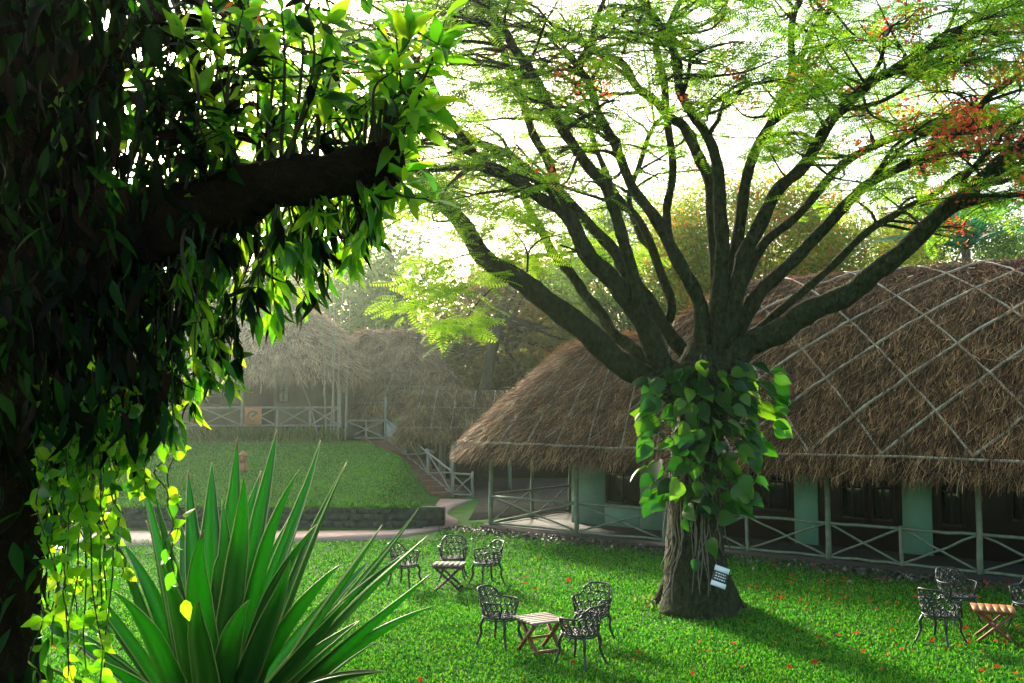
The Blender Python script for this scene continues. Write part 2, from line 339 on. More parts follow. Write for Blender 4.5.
class Thatch:
    def __init__(s, origin, ang, *a, cap=None, **k):
        s.cap = cap
        s.o = np.array(origin, float); s.e = np.array([math.cos(ang), math.sin(ang)]); s.n = np.array([-math.sin(ang), math.cos(ang)])
        s.P, s.M, s.hf = roof_surface(*a, **k); s.N = len(s.P)
        d = np.linalg.norm(np.diff(np.vstack([s.P, s.P[:1]]), axis=0), axis=1); s.L = np.concatenate([[0], np.cumsum(d)])
    def world(s, uv, z):
        uv = np.asarray(uv, float)
        if s.cap is not None:
            c = s.cap(uv[..., 0]); z = np.asarray(z, float); k = np.clip(.5 + .5 * (c - z) / .5, 0, 1); z = c * (1 - k) + z * k - .5 * k * (1 - k)
        return np.concatenate([s.o[:2] + uv[..., :1] * s.e + uv[..., 1:2] * s.n, (s.o[2] + np.asarray(z, float))[..., None]], -1)
    def pt(s, q, t, lift=0.):            # q = metres along the eave, t = 0 eave .. 1 ridge
        q = np.mod(np.asarray(q, float), s.L[-1]); i = np.clip(np.searchsorted(s.L, q, 'right') - 1, 0, s.N - 1)
        fr = ((q - s.L[i]) / (s.L[i + 1] - s.L[i]))[..., None]; j = (i + 1) % s.N
        P = s.P[i] * (1 - fr) + s.P[j] * fr; Mq = s.M[i] * (1 - fr) + s.M[j] * fr
        t = np.asarray(t, float); uv = P * (1 - t[..., None]) + Mq * t[..., None]
        drop = -.14 * np.clip(1 - t / .05, 0, 1) ** 2
        return s.world(uv, s.hf(t) + drop + lift)
    def q_of_u(s, u):                    # eave position on the front edge at this u
        nfront = [k for k in range(s.N) if abs(s.P[k, 1] - s.P[:, 1].min()) < 1e-6]
        k0 = nfront[0]; return s.L[k0] + (u - s.P[k0, 0])
    def build(s, parent, straw, nstraw, slen=.34, swid=.016, thick=.3, fringe=0, fringe_len=.5, front_only=True, lift=.02):
        ts = np.concatenate([np.linspace(0, .06, 4), np.linspace(.1, 1, 16)]); mb = MB()
        q = s.L[:-1]; rows = [s.pt(q, np.full(s.N, t)) for t in ts]
        uv_in = s.P + (s.M - s.P) * .04; rows = [s.world(uv_in, s.hf(np.zeros(s.N)) - .14 - thick * .5)] + rows
        uv_in2 = s.P + (s.M - s.P) * .35; rows = [s.world(uv_in2, s.hf(np.full(s.N, .1)) - thick)] + rows
        V = np.concatenate(rows); n = s.N; i, j = np.meshgrid(np.arange(len(rows) - 1), np.arange(n), indexing='ij'); j2 = (j + 1) % n
        mb.add(V, np.stack([i * n + j, i * n + j2, (i + 1) * n + j2, (i + 1) * n + j], -1).reshape(-1, 4), 0)
        # loose straw lying down the slope
        Q = rng.uniform(0, s.L[-1], nstraw * 2); T = 1 - np.sqrt(rng.uniform(0, 1, nstraw * 2))
        T = np.where(rng.random(nstraw * 2) < .55, rng.uniform(0, 1, nstraw * 2), T)
        p = s.pt(Q, T)
        if front_only:
            cen = s.world(np.array([s.M[:, 0].mean(), s.M[:, 1].mean()]), 0.)
            keep = (p - cen) @ np.array([0, 1, 0]) < np.abs(s.P[:, 1].max() - s.P[:, 1].min()) * .35; Q, T, p = Q[keep], T[keep], p[keep]
        p = s.pt(Q, T, lift); dn = s.pt(Q, np.clip(T - .03, 0, 1), lift) - s.pt(Q, np.clip(T + .03, 0, 1), lift)
        ac = s.pt(Q + .1, T, lift) - s.pt(Q - .1, T, lift); nr = norm(np.cross(ac, -dn)); nr *= np.sign(nr[:, 2:3] + 1e-6)
        dirs = norm(norm(dn) + .34 * rng.normal(size=p.shape) * norm(ac).std() + norm(ac) * rng.normal(size=(len(p), 1)) * .27 + nr * rng.normal(.06, .1, size=(len(p), 1)))
        mb.leaves(STRAW, p, dirs, norm(nr + .5 * rng.normal(size=p.shape)), slen * rng.uniform(.5, 1.4, len(p)), 1, swid / slen)
        # cut straw ends round the eave edge
        ne = int(s.L[-1] * 130); Q = rng.uniform(0, s.L[-1], ne); zz = rng.uniform(-thick * .5 - .12, .05, ne)
        p = s.pt(Q, np.full(ne, .004)); p[:, 2] += .14 + zz
        out = norm(s.pt(Q, np.zeros(ne)) - s.pt(Q, np.full(ne, .1))); out[:, 2] = 0; out = norm(out)
        dirs = norm(out * .35 + np.array([0, 0, -1]) + .3 * rng.normal(size=p.shape))
        mb.leaves(STRAW, p - out * .03, dirs, norm(out + .4 * rng.normal(size=p.shape)), rng.uniform(.07, .18, ne), 1, .11)
        if fringe:
            Q = rng.uniform(0, s.L[-1], fringe); T = rng.uniform(0, .1, fringe); p = s.pt(Q, T, .02)
            dirs = norm(np.array([0, 0, -1.]) + .16 * rng.normal(size=p.shape))
            mb.leaves(STRAW, p, dirs, rand_unit(fringe), fringe_len * rng.uniform(.4, 1.5, fringe), 1, .035)
        return mb.build('roof', [M['thatch_base'], straw], parent)
    def strip(s, mb, qs, ts, r=.028, lift=.05):
        n = 26; q = np.interp(np.linspace(0, 1, n), np.linspace(0, 1, len(qs)), qs); t = np.interp(np.linspace(0, 1, n), np.linspace(0, 1, len(ts)), ts)
        lf = np.full(n, lift) + rng.normal(0, .012, n)
        mb.tube(s.pt(q, t, lf), r, 5)

# ------------------------------------------------------------------ railings
def rail_bay(mb, a, b, z0, z1, r=.032, cross=True):
    a = np.array(a, float); b = np.array(b, float); A0 = a + [0, 0, z0]; B0 = b + [0, 0, z0]; A1 = a + [0, 0, z1]; B1 = b + [0, 0, z1]
    def wob(p, q, rr):
        P = np.linspace(p, q, 6); P[1:-1] += rng.normal(0, .009, (4, 3)); mb.tube(P, rr, 6)
    wob(A0, B0, r); wob(A1, B1, r * 1.1)
    if cross: wob(A0, B1, r * .8); wob(A1 + [.0, .03, 0], B0 + [.0, .03, 0], r * .8)
def post(parent, p, h, r=.05, name='post', m='rail'):
    P = np.linspace(p, np.array(p) + [0, 0, h], 6); P[1:-1, :2] += rng.normal(0, .008, (4, 2))
    return MB().tube(P, np.linspace(r * 1.05, r * .95, 6), 8).build(name, M[m], parent, True)

# ------------------------------------------------------------------ the long bungalow on the right
BO = np.array([-.6, 28.3]); BA = math.atan2(-.627, .78); BE = np.array([math.cos(BA), math.sin(BA)]); BN = np.array([-BE[1], BE[0]])
def B3(u, v, z): return np.array([*(BO + u * BE + v * BN), z])
def pix_plane(px, v):                    # u where the sight line through pixel column px meets the plane v
    k = (px - 512) / F; p0 = BO + v * BN
    return (k * p0[1] - p0[0]) / (BE[0] - k * BE[1])
def bungalow():
    t = thing('thatched_bungalow', 'long thatched bungalow with criss-cross bamboo roof strips behind the big tree', 'bungalow', (*BO, 0), BA)
    t.rotation_euler = (0, 0, 0)
    th = Thatch((*BO, 0), BA, -1.85, 19.2, -.95, 9.9, 2.22, 4.75, 1.4, 2.6, cap=lambda u: 2.22 + 3.15 + 2.4 * sstep((u - 3.7) / 2.6))
    th.build(t, M['straw_red'], 165000, .36, .012, .16, lift=.035)
    lat = MB()
    for u in np.arange(-2.5, 24, 1.72) + rng.normal(0, .14, 16):   # two families of diagonal strips on the long side
        for sg in (1, -1):
            ue = u + sg * 6.1
            ua, ub = u, ue
            def qq(uu): return th.q_of_u(uu)
            lo, hi = 6.2, 16.4; n = 30; us = np.linspace(ua, ub, n); ts = np.linspace(.035, .97, n)
            k = (us > lo) & (us < hi)
            if k.sum() > 3: th.strip(lat, [qq(x) for x in us[k]], ts[k], .034 if sg > 0 else .026)
    th.strip(lat, [th.q_of_u(-1.2), th.q_of_u(16.5)], [.028, .028], .03)
    q0 = th.q_of_u(.85)
    for k in range(-6, 6):               # ribs round the rounded end
        th.strip(lat, [q0 + k * 1.0, q0 + k * 1.0 - .35 - .12 * max(0, k + 3)], [.03, .72 - .1 * (k % 2)], .022)
    for k in range(-6, 4): th.strip(lat, [q0 + k * 1.5, q0 + k * 1.5 + 3.6], [.05, .6], .013)
    th.strip(lat, [q0 - 7, q0 + 1], [.028, .028], .03)
    lat.build('roof_strips', M['bamboo'], t, True)
    # deck, walls
    dk = MB(); D2 = np.stack([[*BE, 0], [*BN, 0], [0, 0, 1]], 1)
    dk.box(B3(8.9, 4.4, .06), (18.2, 9.0, .12), D2); dk.box(B3(8.9, -.1, -.02), (18.3, .1, .24), D2)
    dk.build('deck', M['deck'], t)
    wv = 1.9
    wl_ = MB(); wl_.box(B3(10.6, wv + .06, 1.5), (14.6, .12, 2.9), D2); wl_.box(B3(10.6, 8.6, 1.5), (14.6, .12, 2.9), D2)
    wl_.box(B3(17.9, 5.2, 1.5), (.12, 6.6, 2.9), D2); wl_.box(B3(3.3, 5.2, 1.5), (.12, 6.6, 2.9), D2)
    wl_.box(B3(1.7, 5.6, 1.4), (3.1, .12, 2.7), D2); wl_.box(B3(.1, 7.2, 1.4), (.12, 3.1, 2.7), D2)
    wl_.build('wall', M['wood_dark'], t)
    def panel(px0, px1, m, name, z0=.1, z1=2.3, off=.0):
        u0, u1 = pix_plane(px0, wv), pix_plane(px1, wv)
        return MB().box(B3((u0 + u1) / 2, wv - .03 - off, (z0 + z1) / 2), (u1 - u0, .06, z1 - z0), D2).build(name, M[m], t)
    # white bay with a window at the left
    uL, uR = pix_plane(573, wv), pix_plane(672, wv)
    a, b = pix_plane(606, wv), pix_plane(641, wv)
    ww = MB()
    for (x0, x1, z0, z1) in ((uL, a, .12, 2.4), (b, uR, .12, 2.4), (a, b, .12, .72), (a, b, 2.1, 2.4)):
        ww.box(B3((x0 + x1) / 2, wv - .05, (z0 + z1) / 2), (x1 - x0, .1, z1 - z0), D2)
    ww.build('white_bay', M['white_wall'], t)
    def window(u0, u1, z0, z1, bars=2, curtain=None):
        f = MB(); w = .06
        for (c, sz) in (((u0 + w / 2), (w, z1 - z0)), ((u1 - w / 2), (w, z1 - z0))): f.box(B3(c, wv - .035, (z0 + z1) / 2), (sz[0], .1, sz[1]), D2)
        for zc in (z0 + w / 2, z1 - w / 2): f.box(B3((u0 + u1) / 2, wv - .037, zc), (u1 - u0 - 2 * w, .1, w), D2)
        for k in range(1, bars): f.box(B3(u0 + (u1 - u0) * k / bars, wv - .039, (z0 + z1) / 2), (.035, .06, z1 - z0 - 2 * w), D2)
        f.box(B3((u0 + u1) / 2, wv - .042, z0 + (z1 - z0) * .6), (u1 - u0 - 2 * w, .05, .03), D2)
        fo = f.build('window', M['wood_frame'], t)
        g = MB().box(B3((u0 + u1) / 2, wv - .012, (z0 + z1) / 2), (u1 - u0 - 2 * w, .012, z1 - z0 - 2 * w), D2).build('pane', M['glass'], fo)
        return fo
    window(a + .01, b - .01, .74, 2.08)
    panel(793, 816, 'panel', 'door_panel'); panel(900, 929, 'panel', 'door_panel')
    for x0, x1, z0, z1 in ((748, 788, .85, 2.1), (838, 864, .8, 2.1), (868, 893, .8, 2.1), (936, 962, .8, 2.1), (1006, 1030, 1.0, 2.1), (1040, 1075, .8, 2.1)):
        window(pix_plane(x0, wv), pix_plane(x1, wv), z0, z1)
    # posts and the front railing
    us = [0, pix_plane(576, 0), pix_plane(663, 0), pix_plane(745, 0), pix_plane(757, 0) + .9, pix_plane(825, 0), pix_plane(897, 0), pix_plane(975, 0), pix_plane(975, 0) + 1.75, pix_plane(975, 0) + 3.5, 15.5, 17.8]
    us = [us[0], us[1], us[2], us[3], us[5], us[6], us[7], us[8], us[9], us[10], us[11]]
    tall = {0, 1, 4, 6, 8, 10}
    rl = MB()
    for i, u in enumerate(us):
        post(t, B3(u, 0, .0), 2.35 if i in tall else .95, .062 if i in tall else .042, 'veranda_post')
        if i: rail_bay(rl, B3(us[i - 1], 0, 0), B3(u, 0, 0), .16, .9)
    side = [0, 1.9, 3.8]
    for i, v in enumerate(side[1:], 1):
        rail_bay(rl, B3(0, side[i - 1], 0), B3(0, v, 0), .16, .95, .026); post(t, B3(0, v, 0), 2.3, .05, 'veranda_post')
    rail_bay(rl, B3(.0, 3.8, 0), B3(1.7, 3.8, 0), .16, .95, .026); rail_bay(rl, B3(1.7, 3.8, 0), B3(3.2, 3.8, 0), .16, .95, .026); post(t, B3(1.7, 3.8, 0), 2.3, .05, 'veranda_post')
    rl.build('railing', M['rail'], t, True)
    return th
TH = bungalow()

# ------------------------------------------------------------------ upper bungalow on the terrace, left
def upper():
    t = thing('terrace_bungalow', 'hazy thatched bungalow with a railed veranda on the grass terrace at left', 'bungalow', (-11.5, 44, 1.9))
    th = Thatch((0, 0, 0), 0, -22, -6.6, 42.3, 53.5, 4.75, 4.7, 1.2, 2.2, ridge_in=5.0)
    th.build(t, M['straw_sunlit'], 42000, .6, .03, .35, fringe=7000, fringe_len=.65)
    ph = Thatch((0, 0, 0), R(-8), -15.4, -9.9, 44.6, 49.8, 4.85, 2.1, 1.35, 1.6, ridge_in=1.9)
    ro = ph.build(t, M['straw_sunlit'], 22000, .55, .03, .35, fringe=4200, fringe_len=.6); ro.name = 'porch_roof'
    w = MB(); w.box((-14.2, 46, 3.6), (14.5, .2, 2.6)); w.box((-7.0, 49.5, 3.6), (.2, 7, 2.6)); w.box((-14.2, 53, 3.6), (14.5, .2, 2.6)); w.build('wall', M['green_wall'], t)
    pl = MB(); pl.box((-14.4, 47.3, 2.15), (15.2, 8.6, .55)); pl.build('plinth', M['stone'], t)
    def win(x0, x1, z0, z1, lit):
        f = MB(); 
        for k in range(4): f.box(((x0 + x1) / 2, 45.86, z0 + (z1 - z0) * k / 3), (x1 - x0, .08, .06))
        for k in range(3): f.box((x0 + (x1 - x0) * k / 2, 45.858, (z0 + z1) / 2), (.06, .07, z1 - z0))
        fo = f.build('window', M['wood_frame'], t)
        MB().box(((x0 + x1) / 2, 45.885, (z0 + z1) / 2), (x1 - x0, .02, z1 - z0)).build('pane', M['white_paint' if lit else 'glass'], fo)  # a lit window gets its brightness from a white pane colour
    a = at(279, 372, 45.9); b = at(289, 402, 45.9); win(a[0], b[0], b[2], a[2] , True)
    a = at(205, 378, 45.9); b = at(240, 405, 45.9); win(a[0], b[0], b[2], a[2], False)
    MB().box((at(262, 390, 45.9)[0], 45.87, 3.45), (1.1, .06, 2.0)).build('door', M['wood_dark'], t)
    rl = MB(); Y = 43.1; xs = [at(p, 415, Y)[0] for p in (60, 130, 200, 242, 277, 310, 340)]
    for i, x in enumerate(xs):
        z0 = 2.42
        post(t, (x, Y, z0 - .5), 2.9 if i in (0, 1, 3, 6) else 1.4, .06, 'veranda_post', 'rail_pale')
        if i: rail_bay(rl, (xs[i - 1], Y, z0), (x, Y, z0), .08, .86, .04)
    rl.build('railing', M['rail_pale'], t, True)
    c = at(253, 416, 43.0)
    s = thing('notice_board', 'small orange board with a green swirl hung on the terrace railing', 'sign', c)
    MB().box(c, (.72, .04, .72)).build('board', M['orange_board'], s)
    e = MB(); a = np.linspace(.4, 5.4, 22); P = np.stack([c[0] + .2 * np.cos(a), np.full(22, c[1] - .03), c[2] + .2 * np.sin(a)], 1); e.tube(P, np.linspace(.05, .015, 22), 6)
    e.tube(np.array([[c[0] - .05, c[1] - .03, c[2] - .02], [c[0] + .08, c[1] - .03, c[2] + .05], [c[0] + .24, c[1] - .03, c[2] + .22]]), [.05, .04, .012], 6); e.build('emblem', M['green_paint'], s)
upper()

# garden light on the slope
def at_ground(px, py):
    d = pix(px, py); k = np.linspace(8, 60, 4000); P = np.array([0, 0, CAM_Z]) + d * k[:, None]; i = np.argmax(P[:, 2] < ground_z(P[:, 0], P[:, 1])); p = P[i]; p[2] = float(ground_z(p[0], p[1])); return p
def garden_light():
    p = at_ground(243, 472)
    t = thing('garden_lantern', 'small terracotta lantern standing on the grass slope', 'lantern', p)
    MB().tube([p, p + [0, 0, .12], p + [0, 0, .3]], [.15, .12, .12], 10).build('base', M['terracotta'], t)
    MB().box(p + [0, 0, .42], (.2, .2, .24)).build('lamp_housing', M['terracotta'], t)
    MB().tube([p + [0, 0, .54], p + [0, 0, .6], p + [0, 0, .72]], [.2, .15, .02], 8).build('cap', M['terracotta'], t)
garden_light()

# stairs
def stairs():
    a = np.array([-2.5, 37., .03]); b = np.array([-5.75, 43.0, 1.86]); d = b - a; dh = norm(np.array([d[0], d[1], 0])); pr = np.array([-dh[1], dh[0], 0]) * -1
    n = 11
    t = thing('staircase', 'earth and timber stairs climbing from the path to the terrace', 'stairs', a)
    mb = MB(); D2 = np.stack([dh, pr, [0, 0, 1]], 1); L = np.linalg.norm(d[:2]); run = L / n
    for i in range(n):
        c = a + dh * run * (i + .5) + pr * .15; zt = d[2] * (i + 1) / n; mb.box([c[0], c[1], zt / 2 + a[2] - .1], (run - .004, 1.5, zt + .2), D2)
    mb.build('steps', M['step'], t)
    mb = MB(); c0 = a - pr * .68 + [0, 0, .05]; c1 = b - pr * .68 + [0, 0, .05]; mb.bar(c0, c1, .14, .34); mb.build('stringer', M['step'], t)
    rl = MB(); off = pr * .35
    pts = [a + off + dh * L * k / 3 + [0, 0, d[2] * k / 3] for k in range(4)]
    for i, p in enumerate(pts):
        post(t, p, 1.05 if i not in (0, 3) else 1.9, .055, 'stair_post', 'rail_pale')
        if i:
            rail_bay(rl, pts[i - 1], p, .12, .9, .036)
    e = pts[0] + np.array([.75, -.3, 0]); rail_bay(rl, pts[0], e, .1, .85, .034); post(t, e, .95, .045, 'stair_post', 'rail_pale')
    e = pts[3] + np.array([-1.75, .3, 0]); rail_bay(rl, pts[3], e, .1, .85, .036); post(t, e, 2.5, .055, 'stair_post', 'rail_pale')
    e2 = pts[3] + np.array([-.85, .15, 0]); post(t, e2, .9, .045, 'stair_post', 'rail_pale')
    rl.build('railing', M['rail_pale'], t, True)
stairs()

# two small shelter roofs between the bungalows
def shelter(name, label, c, ang, u, v, z0, rise, nst, posts):
    t = thing(name, label, 'shelter', (c[0], c[1], 0))
    th = Thatch((c[0], c[1], 0), ang, -u, u, -v, v, z0, rise, 1.15, .5, ridge_in=v * .55)
    th.build(t, M['straw_olive'], nst, .45, .022, .22, front_only=False)
    lat = MB(); q0 = th.q_of_u(-u + .5)
    for k in range(int(2 * u / .8) + 1): th.strip(lat, [q0 + k * .8, q0 + k * .8 + .25], [.08, .95], .022)
    th.strip(lat, [q0 - .9, q0 + 2 * u - 1], [.12, .12], .024); th.strip(lat, [q0, q0 + 2 * u - 1], [.55, .5], .02)
    lat.build('roof_strips', M['bamboo'], t, True)
    for p, h in posts: post(t, p, h, .07, 'shelter_post')
    return t
c1 = at(415, 400, 45); c2 = at(464, 420, 41.5)
shelter('stair_shelter', 'small thatched shelter roof over the head of the stairs', c1, R(-6), 2.5, 1.5, 3.2, 1.65, 12000,
        [((c1[0] - 1.6, c1[1] + .9, 1.6), 1.8), ((c1[0] + 1.7, c1[1] - 1., 0), 3.3), ((c1[0] + 1.7, c1[1] + 1., 0), 3.3)])
shelter('walkway_shelter', 'low thatched walkway roof between the stairs and the long bungalow', c2, R(4), 2.65, 1.6, 2.2, 1.8, 12000,
        [((c2[0] - .9, c2[1] - 1.1, 0), 2.3), ((c2[0] + 1.9, c2[1] - 1.1, 0), 2.3), ((c2[0] - .9, c2[1] + 1.1, 0), 2.3), ((c2[0] + 1.9, c2[1] + 1.1, 0), 2.3)])
def extras():
    c = at(391, 431, 44.2)
    t = thing('white_board', 'white panel standing behind the railing at the head of the stairs', 'board', (c[0], c[1], 1.9))
    MB().box(c, (.62, .05, .75)).build('panel', M['white_paint'], t)
    f = MB(); [f.box(c + [sx * .33, .0, -.2], (.05, .07, 1.3)) for sx in (-1, 1)]; f.build('frame', M['wood_frame'], t)
    c = at(404, 418, 43.4)
    t = thing('shelter_lamp', 'white dome lamp under the eave of the stair shelter', 'lamp', c)
    a = np.linspace(0, 1, 7); MB().tube(np.stack([np.full(7, c[0]), np.full(7, c[1]), c[2] - .06 + .16 * a], 1), .16 * np.sqrt(np.clip(1 - a ** 2, .01, 1)), 12).build('lamp_shade', M['white_paint'], t, True)
    MB().tube([c + [0, 0, .08], c + [0, 0, .45]], .015, 5).build('stem', M['black_paint'], t)
    c = at(430, 451, 42.2)
    t = thing('walkway_sign', 'small white slanted sign under the walkway roof', 'sign', c)
    MB().bar(c - [.19, 0, -.06], c + [.19, 0, -.06], .03, .12).build('board', M['white_paint'], t)
    MB().tube([c + [0, .03, -1.5], c + [0, .03, 0]], .02, 6).build('post', M['rail'], t)
    hm = MB(); cc = at(405, 470, 41); hm.box((.6, 46.5, 1.6), (9.5, .2, 3.4)); 
    tag(hm.build('shade_wall', M['wood_dark']), 'dark timber wall added to fill in the shade behind the shelter roofs', 'wall')  # added dark wall fills in the shade behind the walkway
extras()

# ------------------------------------------------------------------ the big gulmohar tree
TD = 17.3; PXM = TD / F
def limb_pts(L, d0, d1):
    """L rows: px, py, radius in px; depth runs d0..d1 along the limb"""
    L = np.array(L, float); k = np.linspace(0, 1, len(L)); k = d0 + (d1 - d0) * k ** 1.2
    P = np.array([at(a, b, TD + z) for (a, b, _), z in zip(L, k)]); r = L[:, 2] * (TD + k) / F
    return spline(np.c_[P, r], 7)
LIMBS = [
 ([(694,400,22),(655,382,16),(610,354,16),(560,310,15),(522,283,14),(482,254,13),(455,215,12),(428,183,10.5),(404,152,9),(370,120,7.5),(322,88,6),(262,45,5),(190,5,4)], 0, 1.5),
 ([(694,388,20),(664,366,15),(638,314,14),(617,286,13),(591,258,12),(566,216,10),(535,193,8.5),(489,164,7.5),(459,136,6.5),(441,102,6),(420,66,4.5),(396,30,3.5)], 0, -2.2),
 ([(591,258,10),(566,216,9),(560,196,8),(543,152,7.5),(527,118,7),(512,76,6.5),(497,38,6),(478,8,5),(462,-22,4),(452,-60,3)], -.9, -1.6),
 ([(640,316,11),(632,268,10),(619,228,10),(607,188,9.5),(588,167,9),(554,114,8.5),(524,61,8),(503,30,7),(482,0,6),(468,-30,5),(455,-70,3)], -.5, -3),
 ([(705,375,18),(703,340,14),(700,308,12.5),(682,266,11.5),(653,217,10),(627,175,8.5),(604,122,7.5),(588,84,7),(581,64,6.5),(592,38,6),(600,10,4.5),(612,-30,3.5)], -.1, -.6),
 ([(716,345,14),(716,260,12),(711,192,11),(702,162,10),(684,129,9),(668,114,8),(642,91,7.5),(623,66,7),(592,48,5.5),(550,34,4.5),(500,24,3.5),(450,28,2.5)], .3, 1.2),
 ([(718,360,18),(720,330,15),(721,270,13.5),(722,228,12),(718,183,10.5),(714,148,9),(687,107,8),(676,68,7.5),(668,34,7),(649,15,6),(636,-15,5),(620,-55,3.5)], -.2, -2.0),
 ([(682,266,8),(668,236,7.5),(668,206,7),(672,160,6.5),(665,95,6.5),(657,46,6),(666,30,5.5),(680,2,5),(694,-28,4),(700,-70,3)], .2, .8),
 ([(722,345,16),(730,290,13),(737,245,11),(744,190,9.5),(758,146,8.5),(781,103,7.5),(791,72,7),(793,20,6),(803,-10,5),(815,-50,3.5)], .2, .6),
 ([(788,78,6),(800,58,5.5),(811,34,5),(834,4,4.5),(856,-24,3.5),(880,-60,2.5)], .5, -.5),
 ([(724,350,17),(736,290,15),(749,246,13),(773,198,11),(804,164,10),(834,118,9.5),(865,87,8.5),(903,65,7.5),(948,38,6.5),(990,11,5.5),(1040,0,4.5),(1090,-10,3)], -.3, -2.4),
 ([(736,300,9),(762,246,8),(800,213,7.5),(842,164,7),(888,141,6.5),(922,131,6),(952,126,5.5),(1024,113,4.5),(1090,95,3)], .4, 1.8),
 ([(726,360,17),(738,328,14),(764,288,12),(796,258,11),(827,225,10),(865,186,8.5),(895,171,7.5),(930,152,6.5),(968,125,6),(990,96,5.5),(1024,72,5),(1085,45,3.5)], -.1, -1.2),
 ([(718,372,20),(742,350,17),(772,334,16),(812,311,15.5),(856,288,15),(888,262,14),(937,219,12.5),(976,184,11.5),(1024,144,10.5),(1085,98,8),(1150,60,5)], -.2, -2.8),
 ([(748,338,8),(786,306,7),(838,260,6.5),(876,225,6),(907,209,5.5),(945,186,4.5),(985,160,3.5)], .3, 1.5),
 ([(700,385,15),(686,356,12),(651,305,11),(628,274,10),(609,246,9.5),(573,206,8.5),(543,180,7.5),(505,153,6.5),(470,137,5.5),(440,118,4.5),(405,98,3.5)], .6, 3.0),
 ([(690,388,14),(655,366,11),(635,350,10.5),(619,339,10),(604,320,9.5),(587,295,9),(564,267,8.5),(545,238,7),(528,205,6),(515,165,5)], .6, 3.6),
 ([(670,320,8),(668,292,8),(645,232,7),(617,194,6),(600,160,5),(590,120,4)], .9, 3.2),
 ([(655,250,6),(640,236,6),(630,200,5),(640,160,4.5),(655,125,4)], 1.6, 3.5),
]
def limb_noise(P, amp):
    ph = rng.uniform(0, 6, 3); s = np.arange(len(P))[:, None]
    return amp * np.sin(s * np.array([.55, .7, .6]) + ph)
tree = thing('gulmohar_tree', 'big spreading tree with many arching limbs and feathery leaves on the lawn', 'tree', at_z(698, 606))
def big_tree():
    mb = MB(); base = at_z(698, 606)
    tr = [(700, 625, 46), (699, 605, 39), (697, 585, 33), (695, 560, 30), (694, 520, 26), (695, 470, 25), (698, 430, 26), (701, 400, 29), (703, 372, 27), (706, 345, 17)]
    mb.tube(spline(np.array([[*at(a, b, TD), r * PXM] for a, b, r in tr]), 6)[:, :3], spline(np.array([[*at(a, b, TD), r * PXM] for a, b, r in tr]), 6)[:, 3], 20, rough=.03)
    for k in range(9):                   # buttress roots
        a = k * 2 * math.pi / 9 + .3; d = np.array([math.cos(a), math.sin(a), 0]); P = [base + d * .3 + [0, 0, .95], base + d * .46 + [0, 0, .42], base + d * .64 + [0, 0, .12], base + d * .88 + [0, 0, -.06]]
        mb.tube(spline(np.array(P), 5), np.interp(np.linspace(0, 1, 16), [0, .5, 1], [.14, .17, .05]), 8)
    twigs = MB(); tips = []; limbs = []
    for i, (L, d0, d1) in enumerate(LIMBS):
        Q = limb_pts(L, d0, d1); r = Q[:, 3] * np.interp(np.arange(len(Q)), [0, len(Q) * .4, len(Q)], [.8, .72, .6] if i in (0, 1, 13) else [.6, .6, .55]) * (1 + .06 * np.sin(np.arange(len(Q)) * 1.3 + i)); P = Q[:, :3] + limb_noise(Q, .018)
        mb.tube(P, np.maximum(r, .02), 12, rough=.035); limbs.append((P, r))
        # side branches from the upper part of the limb
        n = len(P); nb = int(n * .26)
        for k in range(nb):
            f = rng.uniform(.38, 1) ** .8; j = min(n - 2, int(f * n)); p = P[j]; T = norm(P[j + 1] - P[j - 1])
            if p[2] < 6.4: continue
            out = np.array([p[0] - base[0], p[1] - base[1], 0]); out = norm(out) if np.linalg.norm(out) > .5 else np.array([1, 0, 0])
            d = norm(T * .6 + .5 * out + rng.normal(0, .55, 3) * [1, 1, .5] + [0, 0, .15]); Lb = rng.uniform(1.2, 2.9)
            m = 9; q = [p]; dd = d.copy()
            for s in range(m - 1):
                dd = norm(dd + rng.normal(0, .2, 3) * [1, 1, .7] + [0, 0, -.03 * s]); dd[2] = np.clip(dd[2], -.12, .55); q.append(q[-1] + dd * Lb / m)
            q = np.array(q); rr = min(r[j] * .55, .07); mb.tube(q, np.linspace(rr, .012, m), 7)
            for s in range(3, m):
                for _ in range(2):
                    d2 = norm(dd * .4 + rng.normal(0, 1, 3) * [1, 1, .22]); Lt = rng.uniform(.4, 1.0); e = q[s] + d2 * Lt
                    mid = (q[s] + e) / 2 + [0, 0, .06]; twigs.tube([q[s], mid, e], [.011, .008, .004], 4, cap=False); tips.append((q[s], mid, e))
    mb.build('trunk', M['bark'], tree, True)
    # hand-placed hanging sprays of backlit leaves, coloured lime, under the left limb, and layers elsewhere
    lime = []
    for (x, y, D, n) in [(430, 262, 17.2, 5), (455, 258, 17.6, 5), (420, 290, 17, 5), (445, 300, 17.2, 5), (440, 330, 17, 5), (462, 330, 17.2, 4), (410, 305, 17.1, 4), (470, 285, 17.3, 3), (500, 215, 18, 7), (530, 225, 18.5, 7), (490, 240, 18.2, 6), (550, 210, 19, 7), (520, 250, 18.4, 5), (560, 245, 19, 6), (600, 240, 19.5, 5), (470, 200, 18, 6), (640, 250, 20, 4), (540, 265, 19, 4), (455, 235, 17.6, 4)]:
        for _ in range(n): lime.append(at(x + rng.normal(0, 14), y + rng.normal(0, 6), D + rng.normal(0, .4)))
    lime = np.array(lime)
    for c in ([(527, 272), (530, 250), (545, 238), (575, 232)], [(527, 272), (527, 252), (518, 236), (505, 222)], [(560, 245), (590, 255), (610, 262)], [(505, 277), (480, 300), (464, 322), (455, 338)], [(492, 262), (470, 285), (440, 297), (415, 303)], [(478, 252), (455, 258), (428, 268)]):
        P = spline(np.array([at(x, y, 17.5 + .1 * k) for k, (x, y) in enumerate(c)]), 5); twigs.tube(P, np.linspace(.022, .006, len(P)), 5)
    twigs.build('twigs', M['twig'], tree, True)
